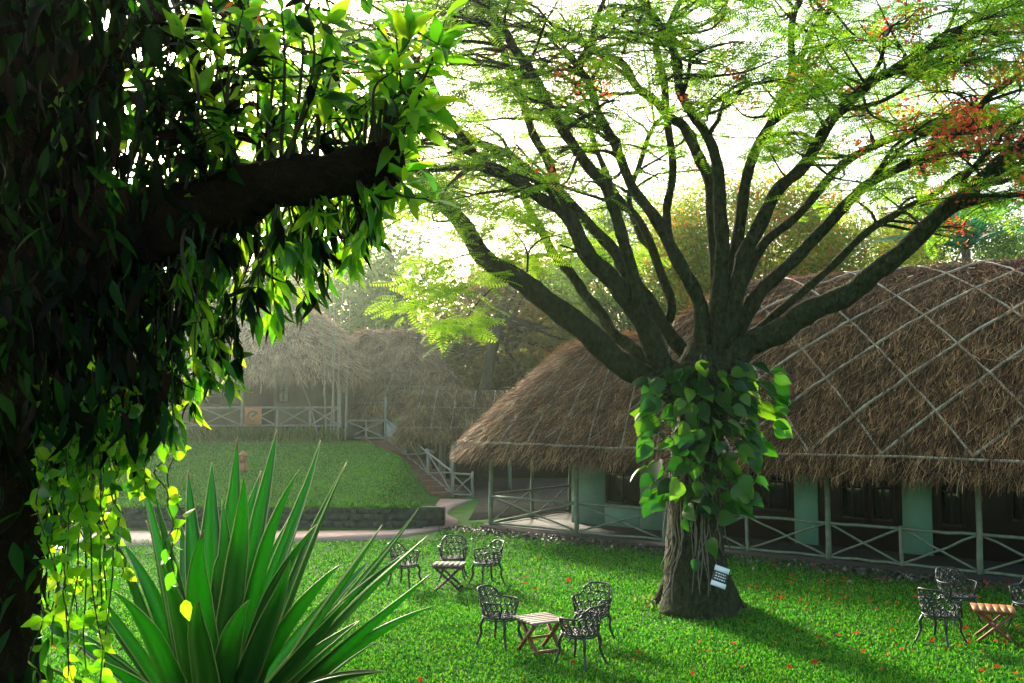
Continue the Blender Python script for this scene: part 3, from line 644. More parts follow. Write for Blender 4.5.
    def fronds(mb, cen, per, size, spread, flat=.25):
        c = np.repeat(np.asarray(cen), per, 0); n = len(c); c = c + rng.normal(0, spread, (n, 3)) * [1, 1, flat]
        d = norm(rng.normal(size=(n, 3)) * [1, 1, .25] + [0, 0, -.08]); mb.leaves(FROND, c, d, norm(rng.normal(0, .28, (n, 3)) + [0, 0, 1]), size * rng.uniform(.7, 1.3, n))
    ends = np.array([t_[2] for t_ in tips] + [t_[1] for t_ in tips]); print('sprays', len(ends))
    ends0 = ends; ends = ends[rng.random(len(ends)) < .24]; cr = MB(); fronds(cr, ends, 3, .36, .16)
    lay = []                             # flat layers of foliage carried between the limbs
    LP = np.concatenate([p for p, _ in limbs]); LP = LP[LP[:, 2] > 5.5]
    tw2 = MB()
    for k in range(168):
        X = rng.uniform(410, 1060) if k % 3 else rng.uniform(720, 1060); top = -40; bot = np.interp(X, [410, 560, 700, 860, 1060], [215, 205, 150, 190, 215]); Y = top + (bot - top) * rng.random() ** .8; D = TD + rng.uniform(-3.2, 3.6); c = at(X, Y, D)
        j = np.argmin(np.linalg.norm(LP - c, axis=1)); q = LP[j]
        if np.linalg.norm(q - c) > 2.6: continue
        m = (q + c) / 2 + [rng.normal(0, .15), rng.normal(0, .15), -.12]; P = spline(np.array([q, m, c]), 5); tw2.tube(P, np.linspace(.03, .008, len(P)), 5, cap=False)
        n = rng.integers(8, 20); lay.append(c + rng.normal(0, .4, (n, 3)) * [1, 1, .12])
        for e in lay[-1][::3]: tw2.tube([c, (c + e) / 2 + [0, 0, .03], e], [.008, .006, .003], 4, cap=False)
    fronds(cr, np.concatenate(lay), 2, .36, .12); tw2.build('twigs', M['twig'], tree, True)
    # high canopy above the picture, shading the lawn
    hi = np.stack([rng.uniform(-7, 15, 170), rng.uniform(11, 25, 170), rng.uniform(12.4, 13.8, 170)], 1); fronds(cr, hi, 5, .5, .35)
    cr.build('crown', M['feather'], tree)
    lm = MB(); fronds(lm, lime, 9, .4, .14, .4); lm.build('backlit_sprays', M['lime'], tree)
    # scarlet flower heads, mostly on the right
    fl = []
    px = lambda p: 512 + (p[:, 0] / p[:, 1]) * F
    py = lambda p: 400 - (p[:, 2] - CAM_Z) / p[:, 1] * F
    X, Y = px(ends0), py(ends0); pr = np.where(X > 740, .06, .012) * np.where((Y > 60) & (Y < 200), 1.6, .5)
    cen = ends0[rng.random(len(ends0)) < pr]
    mb2 = MB(); c = np.repeat(cen, 46, 0) + rng.normal(0, .13, (len(cen) * 46, 3)) * [1, 1, .7] + [0, 0, .07]
    mb2.leaves(QUAD, c, rand_unit(len(c)), rand_unit(len(c)), rng.uniform(.05, .11, len(c))); mb2.build('flowers', M['blossom'], tree)
big_tree()

# the climbing plant and the name plate on the trunk
def climber():
    t = thing('climbing_plant', 'glossy climber with big heart-shaped leaves wrapped round the big trunk', 'climbing plant', at_z(690, 590))
    mb = MB(); P = []; Dr = []; Sz = []
    spots = [(x, y) for x, y in zip(rng.normal(706, 42, 150), rng.uniform(362, 445, 150))] + [(x, y) for x, y in zip(rng.normal(700, 32, 70), rng.uniform(445, 518, 70))]
    hero = [(655,398,.62,-1),(660,420,.55,-1),(648,440,.5,-1),(658,462,.55,-1),(645,420,.45,-1),(668,480,.5,-1),(650,505,.36,-1),(775,385,.6,1),(762,405,.5,1),(748,430,.55,1),(752,455,.5,1),(765,445,.42,1),(738,500,.62,1),(728,465,.5,1),(742,478,.5,1),(700,372,.5,0),(722,392,.5,0),(690,410,.5,0),(712,540,.45,0),(696,560,.3,0),(684,520,.3,0),(660,380,.5,-1),(745,400,.5,1)]
    for (x, y) in spots:
        x = float(np.clip(x, 642 + 10 * rng.random(), 776)); s = rng.uniform(.14, .36); side = (x - 700) / 45
        P.append(at(x, y, TD - rng.uniform(.35, .95))); Dr.append([side * .8 + rng.normal(0, .3), -.55 + rng.normal(0, .25), -.55 + rng.normal(0, .3)]); Sz.append(s)
    for (x, y, s, sd) in hero:
        P.append(at(x, y, TD - rng.uniform(.5, 1.0))); Dr.append([sd * .55 + rng.normal(0, .15), -.35 + rng.normal(0, .15), -.8]); Sz.append(s * .66)
    P = np.array(P); Dr = norm(np.array(Dr)); n = len(P)
    nr = norm(np.array([0, -.6, .65]) + rng.normal(0, .6, (n, 3)))
    mb.leaves(HEART, P, Dr, nr, np.array(Sz)); mb.build('leaves', M['vine_leaf'], t, True)
    st = MB()
    for p, d, s in zip(P, Dr, Sz):
        q = np.array([at_z(698, 606)[0] + (p[0] - at_z(698, 606)[0]) * .35, TD - .4, p[2] + .12]); st.tube([q, (p + q) / 2 + [0, 0, .08], p], .006, 5, cap=False)
    st.build('stalks', M['twig'], t, True)
    wd = MB(); n = 420; a = rng.uniform(0, 6.28, n); rd = .55 + np.abs(rng.normal(0, .22, n)); q = at_z(697, 606) + np.stack([rd * np.cos(a), rd * np.sin(a), np.zeros(n)], 1)
    wd.leaves(OVATE, q, norm(rng.normal(0, .6, (n, 3)) + [0, 0, .9]), rand_unit(n), rng.uniform(.06, .17, n)); kind(wd.build('weeds', M['far_leaf']), 'stuff')
    rt = MB()
    for k in range(26):                  # aerial roots hanging down the trunk
        x = rng.uniform(668, 722); y0 = rng.uniform(430, 480); y1 = rng.uniform(530, 606); m = 9
        ys = np.linspace(y0, y1, m); w = np.interp(ys, [430, 540, 606], [1, 1, 1.55]); xx = 697 + (x - 697) * w + np.cumsum(rng.normal(0, 2.6, m))
        rad = np.interp(ys, [430, 540, 585, 606], [26, 28, 38, 50]); dep = np.sqrt(np.clip(rad ** 2 - (xx - 697) ** 2, 20, None)) * PXM
        rt.tube([at(a, b, TD - c - .03) for a, b, c in zip(xx, ys, dep)], rng.uniform(.006, .014), 5)
    rt.build('aerial_roots', M['root'], t, True)
    c = at(720, 577, TD - .78)
    s = thing('name_plate', 'small black and white plate fixed near the foot of the big trunk', 'sign', c, 0)
    s.rotation_euler = (R(-20), R(20), 0)
    MB().box((0, 0, 0), (.25, .02, .34)).build('board', M['black_paint'], s)
    w = MB(); w.box((0, -.0135, .125), (.25, .007, .09)); w.box((0, -.0135, -.13), (.25, .007, .08)); w.build('white_band', M['white_paint'], s)
    l = MB()
    for r_, z in enumerate((.045, 0, -.045)):
        x = -.09
        while x < .08:
            wd = rng.uniform(.015, .035); l.box((x + wd / 2, -.0125, z), (wd, .005, .018)); x += wd + .012
    l.build('lettering', M['white_paint'], s); local(s)
climber()

# ------------------------------------------------------------------ garden furniture
def make_chair():
    t = thing('iron_chair', '', 'chair', (0, 0, 0), 0, 'cast-iron garden chairs')
    sz, rs = .43, .25
    def ring(mb, c, ax, ay, r=.0085, n=12, seg=5):
        a = np.linspace(0, 2 * np.pi, n, endpoint=False); mb.tube(np.asarray(c) + np.cos(a)[:, None] * np.asarray(ax) + np.sin(a)[:, None] * np.asarray(ay), r, seg, closed=True)
    se = MB(); ring(se, (0, 0, sz), (.25, 0, 0), (0, .25, 0), .016, 24, 6); ring(se, (0, 0, sz - .035), (.24, 0, 0), (0, .24, 0), .012, 24, 5)
    for k, (x, y) in enumerate([(0, 0)] + [(.148 * math.cos(a), .148 * math.sin(a)) for a in np.arange(6) * math.pi / 3]):
        ring(se, (x, y, sz + .002), (.078, 0, 0), (0, .078, 0), .011); ring(se, (x, y, sz + .002), (.036, 0, 0), (0, .036, 0), .009, 10)
    for a in np.arange(6) * math.pi / 3 + math.pi / 6: ring(se, (.205 * math.cos(a), .205 * math.sin(a), sz + .002), (.04, 0, 0), (0, .04, 0), .009, 10)
    se.build('seat', M['iron'], t, True)
    def srf(th, z):                      # barrel surface, th from the back centre
        r = .25 + (z - sz) * .2; return np.array([-r * math.cos(th), r * math.sin(th), z])
    def top(th):
        a = abs(th); return sz + .22 + .17 * (1 - float(sstep((a - .45) / .75)))
    def loops(mb, ths, wth):
        for th in ths:
            h = top(th) - sz; n = 3 if h > .32 else 2
            for k in range(n):
                z = sz + h * (k + .5) / n; hz = h / n * .5; a = np.linspace(0, 2 * np.pi, 14, endpoint=False)
                off = (wth / 2 if k % 2 else 0)
                mb.tube(np.array([srf(th + off + wth * .52 * math.cos(x), min(z + hz * math.sin(x), top(th + off) )) for x in a]), .0095, 5, closed=True)
                mb.tube(np.array([srf(th + off + wth * .2 * math.cos(x), min(z + hz * .42 * math.sin(x), top(th + off))) for x in a[::2]]), .007, 4, closed=True)
    bk = MB(); w = .36; loops(bk, np.arange(-2, 3) * w, w)
    bk.tube(np.array([srf(x, top(x)) for x in np.linspace(-1.05, 1.05, 25)]), .014, 6); bk.build('backrest', M['iron'], t, True)
    for sg in (1, -1):
        ar = MB(); loops(ar, sg * (1.05 + np.array([.2, .56, .9]) ), .34)
        ar.tube(np.array([srf(sg * x, top(x)) for x in np.linspace(1.05, 2.15, 12)] + [srf(sg * 2.22, sz + .12), srf(sg * 2.1, sz)]), .014, 6); ar.build('armrest', M['iron'], t, True)
    for (x, y) in ((.17, .17), (.17, -.17), (-.17, .17), (-.17, -.17)):
        P = spline(np.array([[x, y, sz - .02], [x * 1.22, y * 1.22, sz - .12], [x * 1.18, y * 1.18, .2], [x * 1.5, y * 1.5, .02], [x * 1.62, y * 1.62, .0]]), 4)
        MB().tube(P, np.linspace(.026, .014, len(P)), 6).build('leg', M['iron'], t, True)
    local(t); return t
def make_table(name, topm, legm, label):
    t = thing(name, label, 'table', (0, 0, 0), 0)
    tp = MB()
    for k in range(6): tp.box((-.25 + k * .1, 0, .47 + rng.normal(0, .001)), (.088, .56, .024))
    for y in (-.2, .2): tp.box((0, y, .44), (.56, .05, .034))
    tp.build('tabletop', M[topm], t)
    for y in (-.2, .2):
        for sg in (1, -1):
            MB().bar((sg * .25, y + sg * .022, 0), (-sg * .23, y + sg * .022, .425), .036, .05, up=(0, 1, 0)).build('leg', M[legm], t)
    st = MB(); st.bar((0, -.24, .215), (0, .24, .215), .03, .03); st.bar((.2, -.22, .05), (.2, .22, .05), .03, .04); st.build('stretcher', M[legm], t)
    local(t); return t
ch0 = make_chair()
def gz(p): return (p[0], p[1], float(ground_z(p[0], p[1])))
def face(p, q): return math.atan2(q[1] - p[1], q[0] - p[0])
sets = [  # chair pixel (centre of its feet), yaw relative to the table, label
 ((449, 590), [((405, 586), 0, 'iron chair at the far grey table, half hidden behind the agave leaf tips'), ((453, 580), 0, 'iron chair directly behind the far grey table, facing the viewer'), ((487, 586), 0, 'iron chair on the side of the far grey table nearest the big tree')]),
 ((540, 652), [((500, 646), 0, 'iron chair beside the near grey table, on the side away from the big tree'), ((592, 640), .3, 'iron chair behind the near grey table, partly hidden by another chair'), ((580, 664), .25, 'frontmost iron chair at the near grey table, its back turned to the big tree')]),
 ((994, 640), [((941, 642), .5, 'iron chair with its side to the viewer, nearest at the orange table'), ((958, 622), .2, 'iron chair behind another at the orange table, close to the bungalow railing'), ((1032, 632), 0, 'iron chair cut off by the picture edge beside the orange table')]),
]
first = True
def rail_all():
    global first
    for k, (tp, chairs) in enumerate(sets):
        p = at_z(*tp)
        tb = make_table('folding_table', ['table_dark', 'table_grey', 'table_orange'][k], 'table_leg' if k != 0 else 'wood_frame', ['small dark wooden folding table among the far chairs near the path', 'small wooden folding table with grey slatted top among the near chairs', 'small orange-brown wooden folding table by the bungalow'][k])
        tb.location = gz(p); tb.rotation_euler = (0, 0, [R(-4), R(-62), R(-20)][k])
        for (c, dy, lab) in chairs:
            q = at_z(*c); yaw = face(q, p) + dy
            if first: ch0.location = gz(q); ch0.rotation_euler = (0, 0, yaw); ch0['label'] = lab; first = False
            else: dup(ch0, gz(q), yaw, lab)
rail_all()
# slatted table, sky reflection painted in as white, below the bank, behind the agave
def slat_table():
    c = at(96, 642, 9.6); z = float(ground_z(c[0], c[1]))
    t = thing('slatted_bench', 'slatted bench coloured white for reflected sky light, half hidden behind the agave at the foot of the bank', 'bench', (c[0], c[1], z), R(-38))
    tp = MB(); 
    for k in range(7): tp.box((0, -.3 + k * .1, .42), (1.2, .07, .03))
    tp.build('seat', M['white_paint'], t)
    for x in (-.5, .5):
        for y in (-.25, .25): MB().box((x, y, .2), (.06, .06, .4)).build('leg', M['white_paint'], t)
    local(t)
slat_table()

# ------------------------------------------------------------------ background trees
def tree_bg(name, label, base, h, tr, crown, nclump, per, leaf, lm, bark='bark_pale', tmpl=QUAD, group=None, flowers=0, lean=0., spread=.5, flat=.7):
    base = np.asarray(base, float); t = thing(name, label, 'tree', base, 0, group)
    cx, cy_, cz, rx, ry, rz = crown     # offset of crown centre from base, radii
    top = base + [cx, cy_, cz]; P = spline(np.array([base, base + [lean * .4, 0, h * .35], base + [cx * .6 + lean * .2, cy_ * .5, h * .7], top]), 6)
    mb = MB(); mb.tube(P, np.linspace(tr, tr * .35, len(P)), 9)
    n = nclump; u = rand_unit(n) * (rng.uniform(.25, 1, n) ** .45)[:, None]; C = top + u * [rx, ry, rz]
    for c in C[::max(1, n // 26)]:
        j = rng.integers(len(P) // 2, len(P)); m = (P[j] + c) / 2 + [0, 0, -.3]; mb.tube(spline(np.array([P[j], m, c]), 4), np.linspace(tr * .3, .02, 9), 5)
    mb.build('trunk', M[bark], t, True)
    pos = np.repeat(C, per, 0) + rng.normal(0, spread, (n * per, 3)) * [1, 1, flat]
    d = norm(rng.normal(size=pos.shape) * [1, 1, .6] + [0, 0, -.25]); cr = MB(); cr.leaves(tmpl, pos, d, norm(rng.normal(0, .6, pos.shape) + [0, 0, 1]), leaf * rng.uniform(.6, 1.4, len(pos)))
    cr.build('crown', M[lm], t)
    if flowers:
        c = np.repeat(C[rng.choice(n, flowers)], 26, 0); c = c + rng.normal(0, .28, c.shape); fm = MB(); fm.leaves(QUAD, c, rand_unit(len(c)), rand_unit(len(c)), rng.uniform(.1, .22, len(c))); fm.build('flowers', M['blossom'], t)
    return t
def g3(px, D, z=None): p = at(px, 400, D); p[2] = float(ground_z(p[0], p[1])) if z is None else z; return p
GB = 'trees behind the bungalows'
tree_bg('silver_oak', 'tall straight-trunked tree with dense brown-olive foliage behind the walkway roof', g3(484, 45), 11, .38, (1.4, 5.5, 6.4, 4.8, 2.6, 4.6), 300, 150, .24, 'olive', 'bark', group=GB, spread=.55, flat=.35)
tree_bg('misty_tree', 'tall pale tree dissolving in mist beyond the terrace bungalow', g3(388, 62), 16, .2, (0, 0, 9, 3, 3, 4), 60, 110, .36, 'far_leaf', group=GB, spread=.9)
tree_bg('misty_tree', 'broad misty tree furthest beyond the terrace roof', g3(330, 70), 14, .3, (-1, 0, 8, 6, 4, 5), 90, 130, .4, 'far_leaf', group=GB, spread=1.1)
tree_bg('round_tree', 'green tree with yellowing leaves behind the roof, left of the fan palm', g3(850, 40), 8, .2, (0, 0, 8.0, 3.4, 2.6, 3.4), 200, 230, .115, 'autumn', group=GB, flowers=16)
tree_bg('flame_tree', 'red-flowering tree behind the ridge of the long bungalow roof', g3(745, 37), 8, .22, (.3, 0, 9.3, 4.2, 2.5, 2.8), 230, 230, .12, 'autumn', group=GB, flowers=70)
tree_bg('flame_tree', 'red and green tree at the far end of the long roof, beside the fan palm', g3(1100, 40), 9, .25, (0, 0, 8.4, 3.2, 2.5, 3.0), 110, 85, .24, 'far_leaf', group=GB, flowers=36)
tree_bg('slender_tree', 'thin sparse tree rising against the white sky behind the roof', g3(905, 46), 13, .13, (0, 0, 11.5, 2.0, 1.6, 3.2), 60, 26, .22, 'far_leaf', group=GB)
tree_bg('leafy_tree', 'mid-green tree seen between the limbs of the big tree', g3(640, 43), 9, .25, (0, 0, 9.0, 3.8, 2.5, 3.6), 220, 200, .13, 'far_leaf', group=GB)
tree_bg('canopy_tree', 'second spreading tree with brown limbs behind the big one at upper left', g3(110, 33), 9, .28, (7.2, 0, 10.2, 5., 3., 1.9), 120, 20, .42, 'lime', tmpl=FROND, group=GB, spread=.5, flat=.3)

tree_bg('leafy_tree', 'bushy light green tree behind the fan palm and the roof ridge', g3(955, 47), 10, .22, (0, 0, 9.6, 4.4, 2.5, 3.4), 220, 190, .14, 'far_leaf', group=GB)
def palm(px, py, D):
    c = at(px, py, D); base = np.array([c[0], c[1], float(ground_z(c[0], c[1]))])
    t = thing('fan_palm', 'blue-green palm with arching fronds showing above the long roof', 'palm tree', base)
    MB().tube(np.linspace(base, c, 8), np.linspace(.2, .13, 8), 10).build('trunk', M['bark_pale'], t, True)
    for k in range(13):
        a = k * 2.399; el_ = rng.uniform(.3, 1.25); d = np.array([math.cos(a) * math.cos(el_), math.sin(a) * math.cos(el_), math.sin(el_)]); L = rng.uniform(2.5, 3.4); s = np.linspace(0, 1, 14)[:, None]
        P = c + d * L * s + np.array([0, 0, -1.]) * (s ** 2) * L * .36; fr = MB(); fr.tube(P, np.linspace(.03, .006, 14), 5)
        T = norm(np.gradient(P, axis=0)); side = norm(np.cross(T, [0, 0, 1])); ii = np.repeat(np.arange(1, 14), 4)
        pp = P[ii] + T[ii] * rng.uniform(-.1, .1, (len(ii), 1)); sg = np.where(np.arange(len(ii)) % 2, 1, -1)[:, None]
        dl = norm(side[ii] * sg + T[ii] * .7 + [0, 0, -.15]); fr.leaves(BLADE, pp, dl, norm(np.cross(T[ii], side[ii]) + .2 * rng.normal(size=pp.shape)), .62 * np.sin(np.pi * (.15 + .8 * ii / 14)), 0, .42)
        fr.build('frond', M['palm'], t)
palm(966, 250, 30)
def clump():
    b = g3(325, 41.5)
    t = thing('bare_saplings', 'clump of thin pale leafless stems in front of the terrace veranda', 'sapling', b)
    for (x0, y0, x1, y1) in [(334, 442, 328, 285), (338, 440, 343, 290), (330, 442, 333, 270), (318, 440, 296, 372), (345, 440, 350, 300), (326, 442, 322, 300)]:
        a = at(x0, y0, 41.5); e = at(x1, y1, 41.8); m = (a + e) / 2 + [rng.normal(0, .1), 0, 0]
        P = spline(np.array([a, m, e]), 6); MB().tube(P, np.linspace(.036, .014, len(P)), 6).build('stem', M['sapling'], t, True)
clump()
def terrace_plants():
    mb = MB(); n = 2600; x = rng.uniform(-17, -7.2, n); y = rng.uniform(41.2, 42.7, n); p = np.stack([x, y, ground_z(x, y)], 1)
    mb.leaves(BLADE, p, norm(rng.normal(0, .4, (n, 3)) + [0, 0, 1]), rand_unit(n), rng.uniform(.3, .75, n), 0, .7)
    kind(mb.build('border_foliage', M['far_leaf']), 'stuff')
terrace_plants()
def forest():
    mb = MB(); n = 420; x = rng.uniform(-75, 75, n); y = rng.uniform(74, 90, n); h = rng.uniform(2, 9, n) + 6 * rng.random(n) * np.clip((x + 10) / 15, 0, 1); C = np.stack([x, y, h], 1)
    pos = np.repeat(C, 60, 0) + rng.normal(0, 1.5, (n * 60, 3)); mb.leaves(QUAD, pos, rand_unit(len(pos)), norm(rng.normal(0, .6, pos.shape) + [0, 0, 1]), rng.uniform(.6, 1.3, len(pos)))
    kind(mb.build('far_forest', M['far_leaf']), 'stuff')
forest()

# ------------------------------------------------------------------ agave
def agave():
    c = np.array([-1.62, 5.5, float(ground_z(-1.62, 5.5))])
    t = thing('agave_plant', 'large agave with long sword-shaped leaves on the bank in the foreground', 'agave', c)
    tips = [(135,452,5.6),(96,500,5.3),(155,492,5.1),(188,470,5.9),(212,462,6.1),(237,436,5.7),(243,478,5.0),(277,430,5.9),(320,440,6.0),(347,462,5.6),(318,524,4.9),(340,565,5.0),(418,508,6.0),(428,535,5.4),(408,552,5.9),(432,572,5.2),(436,606,5.5),(388,672,5.0),(345,600,4.7),(60,560,5.6),(45,622,5.2),(30,660,4.8),(110,590,4.6),(160,560,4.6),(290,560,4.6),(205,530,4.55),(250,600,4.4),(380,640,5.9),(20,600,6.2),(330,690,4.5),(100,660,4.4),(200,600,4.3),(300,500,6.5),(180,520,6.5),(370,560,6.3),(145,520,6.0),(222,500,5.4),(262,470,6.3),(300,470,5.2),(382,525,5.6),(360,620,5.0),(120,540,5.8)]
    for i, (x, y, D) in enumerate(tips):
        tip = at(x, y, D); d = tip - c; L = np.linalg.norm(d); hor = norm(np.array([d[0], d[1], 1e-6])); root = c + hor * .1 + [0, 0, .05 + .1 * (i % 3)]
        m = 26; s = np.linspace(0, 1, m)[:, None]; sag = .10 * L * np.linalg.norm(d[:2]) / L
        P = root + (tip - root) * s + np.array([0, 0, 1.]) * (s * (1 - s)) * sag * 2.2 + (np.sin(s * rng.uniform(2, 5) + rng.uniform(0, 6)) - np.sin(rng.uniform(0, 6))) * 0 + np.sin(s * 3.1) * (s ** 2) * rng.normal(0, .05, 3)
        T = norm(np.gradient(P, axis=0)); side = norm(np.cross(T, np.array([0, 0, 1.]) + hor * -.9 if abs(T[13][2]) > .85 else np.array([0, 0, 1.])));
        side = norm(side + .25 * rng.normal(size=3)); nr = norm(np.cross(side, T)); nr = nr * np.sign(nr[:, 2:3] + 1e-6)
        wmax = .07 * rng.uniform(.85, 1.15) * min(1, L / 1.3); st = s[:, 0]; w = wmax * np.interp(st, [0, .2, .45, .7, .9, 1], [.75, .85, 1, .78, .3, .012]); V = []
        prof = [(-1, .62), (-.5, .24), (0, 0), (.5, .24), (1, .62), (.5, .14), (0, -.14), (-.5, .14)]
        for k in range(m):
            for a, b in prof: V.append(P[k] + side[k] * a * w[k] + nr[k] * b * w[k])
        np_ = len(prof); ii, jj = np.meshgrid(np.arange(m - 1), np.arange(np_), indexing='ij'); j2 = (jj + 1) % np_
        mb = MB(); Fa = np.stack([ii * np_ + jj, ii * np_ + j2, (ii + 1) * np_ + j2, (ii + 1) * np_ + jj], -1).reshape(-1, 4); kt = (m - 2) * np_ if i % 2 else (m - 1) * np_
        mb.add(V, Fa, 0); mb.F.pop(); mb.F += [(Fa[:kt], 0), (Fa[kt:], 2)] if kt < len(Fa) else [(Fa, 0)]
        V = np.array(V).reshape(m, np_, 3)
        for e in (0, 4): mb.tube(V[:, e], np.maximum(.0035 * np.interp(st, [0, .8, 1], [1, .9, .3]), .001), 4, 1)
        mb.build('leaf', [M['agave'], M['agave_edge'], M['terracotta']], t, False)
agave()

# ------------------------------------------------------------------ foreground tree at the left
def fg_tree():
    b = at(-8, 760, 4.2); b[2] = float(ground_z(b[0], b[1])) - .1
    t = thing('foreground_tree', 'dark trunk with a sawn-off side branch and dense hanging leaves at close range', 'tree', b)
    mb = MB(); tr = [b] + [at(x, y, D) for x, y, D in [(-12, 683, 4.2), (-5, 540, 4.2), (10, 420, 4.2), (22, 300, 4.2), (28, 180, 4.2), (25, 40, 4.25), (15, -120, 4.3), (0, -320, 4.4)]]
    P = spline(np.array(tr), 6); n = len(P); mb.tube(P + limb_noise(P, .01), np.interp(np.linspace(0, 1, n), [0, .2, .45, .6, .8, 1], [.22, .17, .2, .27, .25, .2]), 16, rough=.04)
    br = np.array([[*at(x, y, D), r] for x, y, D, r in [(20, 300, 4.2, .2), (90, 262, 4.1, .2), (165, 226, 4.0, .15), (235, 196, 3.95, .115), (300, 180, 3.9, .095), (350, 172, 3.9, .088), (384, 162, 3.9, .092), (398, 158, 3.9, .08)]])
    Q = spline(br, 6); mb.tube(Q[:, :3] + limb_noise(Q, .006), Q[:, 3] * (1 + .07 * np.sin(np.arange(len(Q)) * 1.1)), 14, rough=.05)
    L2 = spline(np.array([[*at(x, y, D), r] for x, y, D, r in [(40, 190, 4.2, .1), (90, 90, 4.4, .07), (150, 10, 4.7, .05), (190, -60, 5, .04)]]), 6); mb.tube(L2[:, :3], L2[:, 3], 8)
    tw = MB(); cr = MB(); yg = MB(); dry = MB(); pos = []; dirs = []; sizes = []; wh = []; wid = []
    def twig(a, e, n, hang, bright, size):
        a = np.asarray(a); e = np.asarray(e); mid = (a + e) / 2 + rng.normal(0, .06, 3) + [0, 0, .08 if not hang else .1]
        P = spline(np.array([a, mid, e]), 6); tw.tube(P, np.linspace(.009, .0025, len(P)), 5, cap=False); T = norm(np.gradient(P, axis=0))
        for k in range(n):
            j = len(P) - 1 - int((len(P) - 3) * rng.random() ** 2.2); o = rng.normal(size=3); d = norm(T[j] * .6 + o * .6 + np.array([.15, 0, -.75 if hang else .0]))
            pos.append(P[j]); dirs.append(d); sizes.append(size * rng.uniform(.6, 1.3)); wh.append(bright); wid.append(rng.uniform(.75, 1.25) if hang else rng.uniform(1.1, 1.8))
    def on_branch(x): return Q[np.argmin(np.abs(512 + Q[:, 0] / Q[:, 1] * F - x)), :3]
    # sprouting shoots above the branch
    for k in range(125):
        x = rng.uniform(60, 400); top = np.interp(x, [60, 250, 400], [-60, -30, 30]); y = rng.uniform(top, 150); e = at(x + rng.normal(20, 30), y, rng.uniform(3.5, 4.8))
        px_ = 512 + e[0] / e[1] * F; br_p = .88 if px_ > 330 else (.7 if px_ > 200 else .2)  # share of leaves given the backlit colour
        a = on_branch(min(385, px_ - rng.uniform(-30, 60))) if rng.random() < .75 else L2[rng.integers(5, len(L2)), :3]
        twig(a, e, 14, False, rng.random() < br_p, .112)
    for (x, y) in [(445, 20), (440, 60), (425, 95), (410, 40), (395, 70), (430, 200), (420, 170), (405, 185), (395, 25), (370, 15), (435, 115), (400, 140), (412, 150), (390, 190), (375, 205), (418, 130), (405, 120)]:
        twig(on_branch(380), at(x, y, rng.uniform(3.6, 4.2)), 9, False, True, .12)
    # dense leaves hanging under the branch
    edge = lambda x: np.interp(x, [60, 130, 180, 230, 290, 340, 390], [520, 470, 420, 375, 320, 270, 210])
    for k in range(215):
        x = rng.uniform(40, 380) if k % 3 else rng.uniform(40, 230); y = np.interp(rng.random() ** .7, [0, 1], [190, edge(x)]); e = at(x, y, rng.uniform(3.85, 4.9)); a = on_branch(x + rng.normal(0, 25))
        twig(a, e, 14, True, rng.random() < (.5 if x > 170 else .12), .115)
    # leaves clothing the trunk
    n = 2300; x = rng.uniform(-70, 170, n); y = rng.uniform(-60, 430, n); k = rng.random(n) < np.interp(x, [-70, 60, 170], [1, 1, .3]); x, y = x[k], y[k]
    for a, b_ in zip(x, y):
        pos.append(at(a, b_, rng.uniform(3.55, 4.3))); dirs.append(norm(rng.normal(0, .4, 3) + [0.1, -.1, -1])); sizes.append(rng.uniform(.08, .17)); wh.append(False)
    n = 110
    for a, b_ in zip(rng.uniform(-40, 50, n), rng.uniform(430, 700, n)):
        pos.append(at(a, b_, rng.uniform(3.8, 4.1))); dirs.append(norm(rng.normal(0, .4, 3) + [0.1, -.1, -1])); sizes.append(rng.uniform(.08, .15)); wh.append(False)
    # unseen crown leaves added above and behind the viewpoint to shade the foreground
    n = 7000; hp = np.stack([rng.normal(-.6, 1.7, n), rng.uniform(-2.5, 4.2, n), rng.uniform(5.8, 7.4, n)], 1); hp = hp[(hp[:, 2] - 3.6) > np.abs(hp[:, 1]) * .55]
    pos += list(hp); dirs += list(norm(rng.normal(size=hp.shape) + [0, 0, -.5])); sizes += list(rng.uniform(.14, .26, len(hp))); wh += [False] * len(hp)
    pos = np.array(pos); dirs = np.array(dirs); sizes = np.array(sizes); wh = np.array(wh); n = len(pos); wid = np.concatenate([wid, rng.uniform(.8, 1.4, n - len(wid))]); nr = norm(rng.normal(0, .5, (n, 3)) + [0, -.3, .8])
    isdry = (~wh) & (rng.random(n) < .12)
    odd = rng.random(n) < .4
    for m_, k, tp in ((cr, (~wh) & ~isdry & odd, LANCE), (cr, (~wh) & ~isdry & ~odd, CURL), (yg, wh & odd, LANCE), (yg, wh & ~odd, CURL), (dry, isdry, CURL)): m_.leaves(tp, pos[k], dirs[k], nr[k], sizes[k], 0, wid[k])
    rp = np.array([at(x, y, D) for x, y, D in [(262, 4, 3.8), (234, 2, 3.9), (126, 392, 3.8), (138, 402, 3.9), (388, 105, 3.9), (64, 520, 3.8), (52, 640, 3.8)]]); nn = len(rp)
    rl = MB(); rl.leaves(CURL, rp, norm(rng.normal(0, .4, (nn, 3)) + [0, 0, -1]), rand_unit(nn), rng.uniform(.045, .075, nn), 0, 1.); rl.build('red_leaves', M['red_leaf'], t, True)
    mb.build('trunk', M['bark_dark'], t, True); tw.build('twigs', M['twig'], t, True)
    cr.build('foliage', M['dark_leaf'], t, True); yg.build('backlit_leaves', M['bright_leaf'], t, True); dry.build('dry_leaves', M['dry_leaf'], t, True)
    # creeper
    c = thing('hanging_creeper', 'creeper with small yellow-green leaves hanging beside the dark foreground trunk', 'creeper', at(90, 560, 4.0))
    st = MB(); lv = MB(); pos = []; dirs = []; sz = []
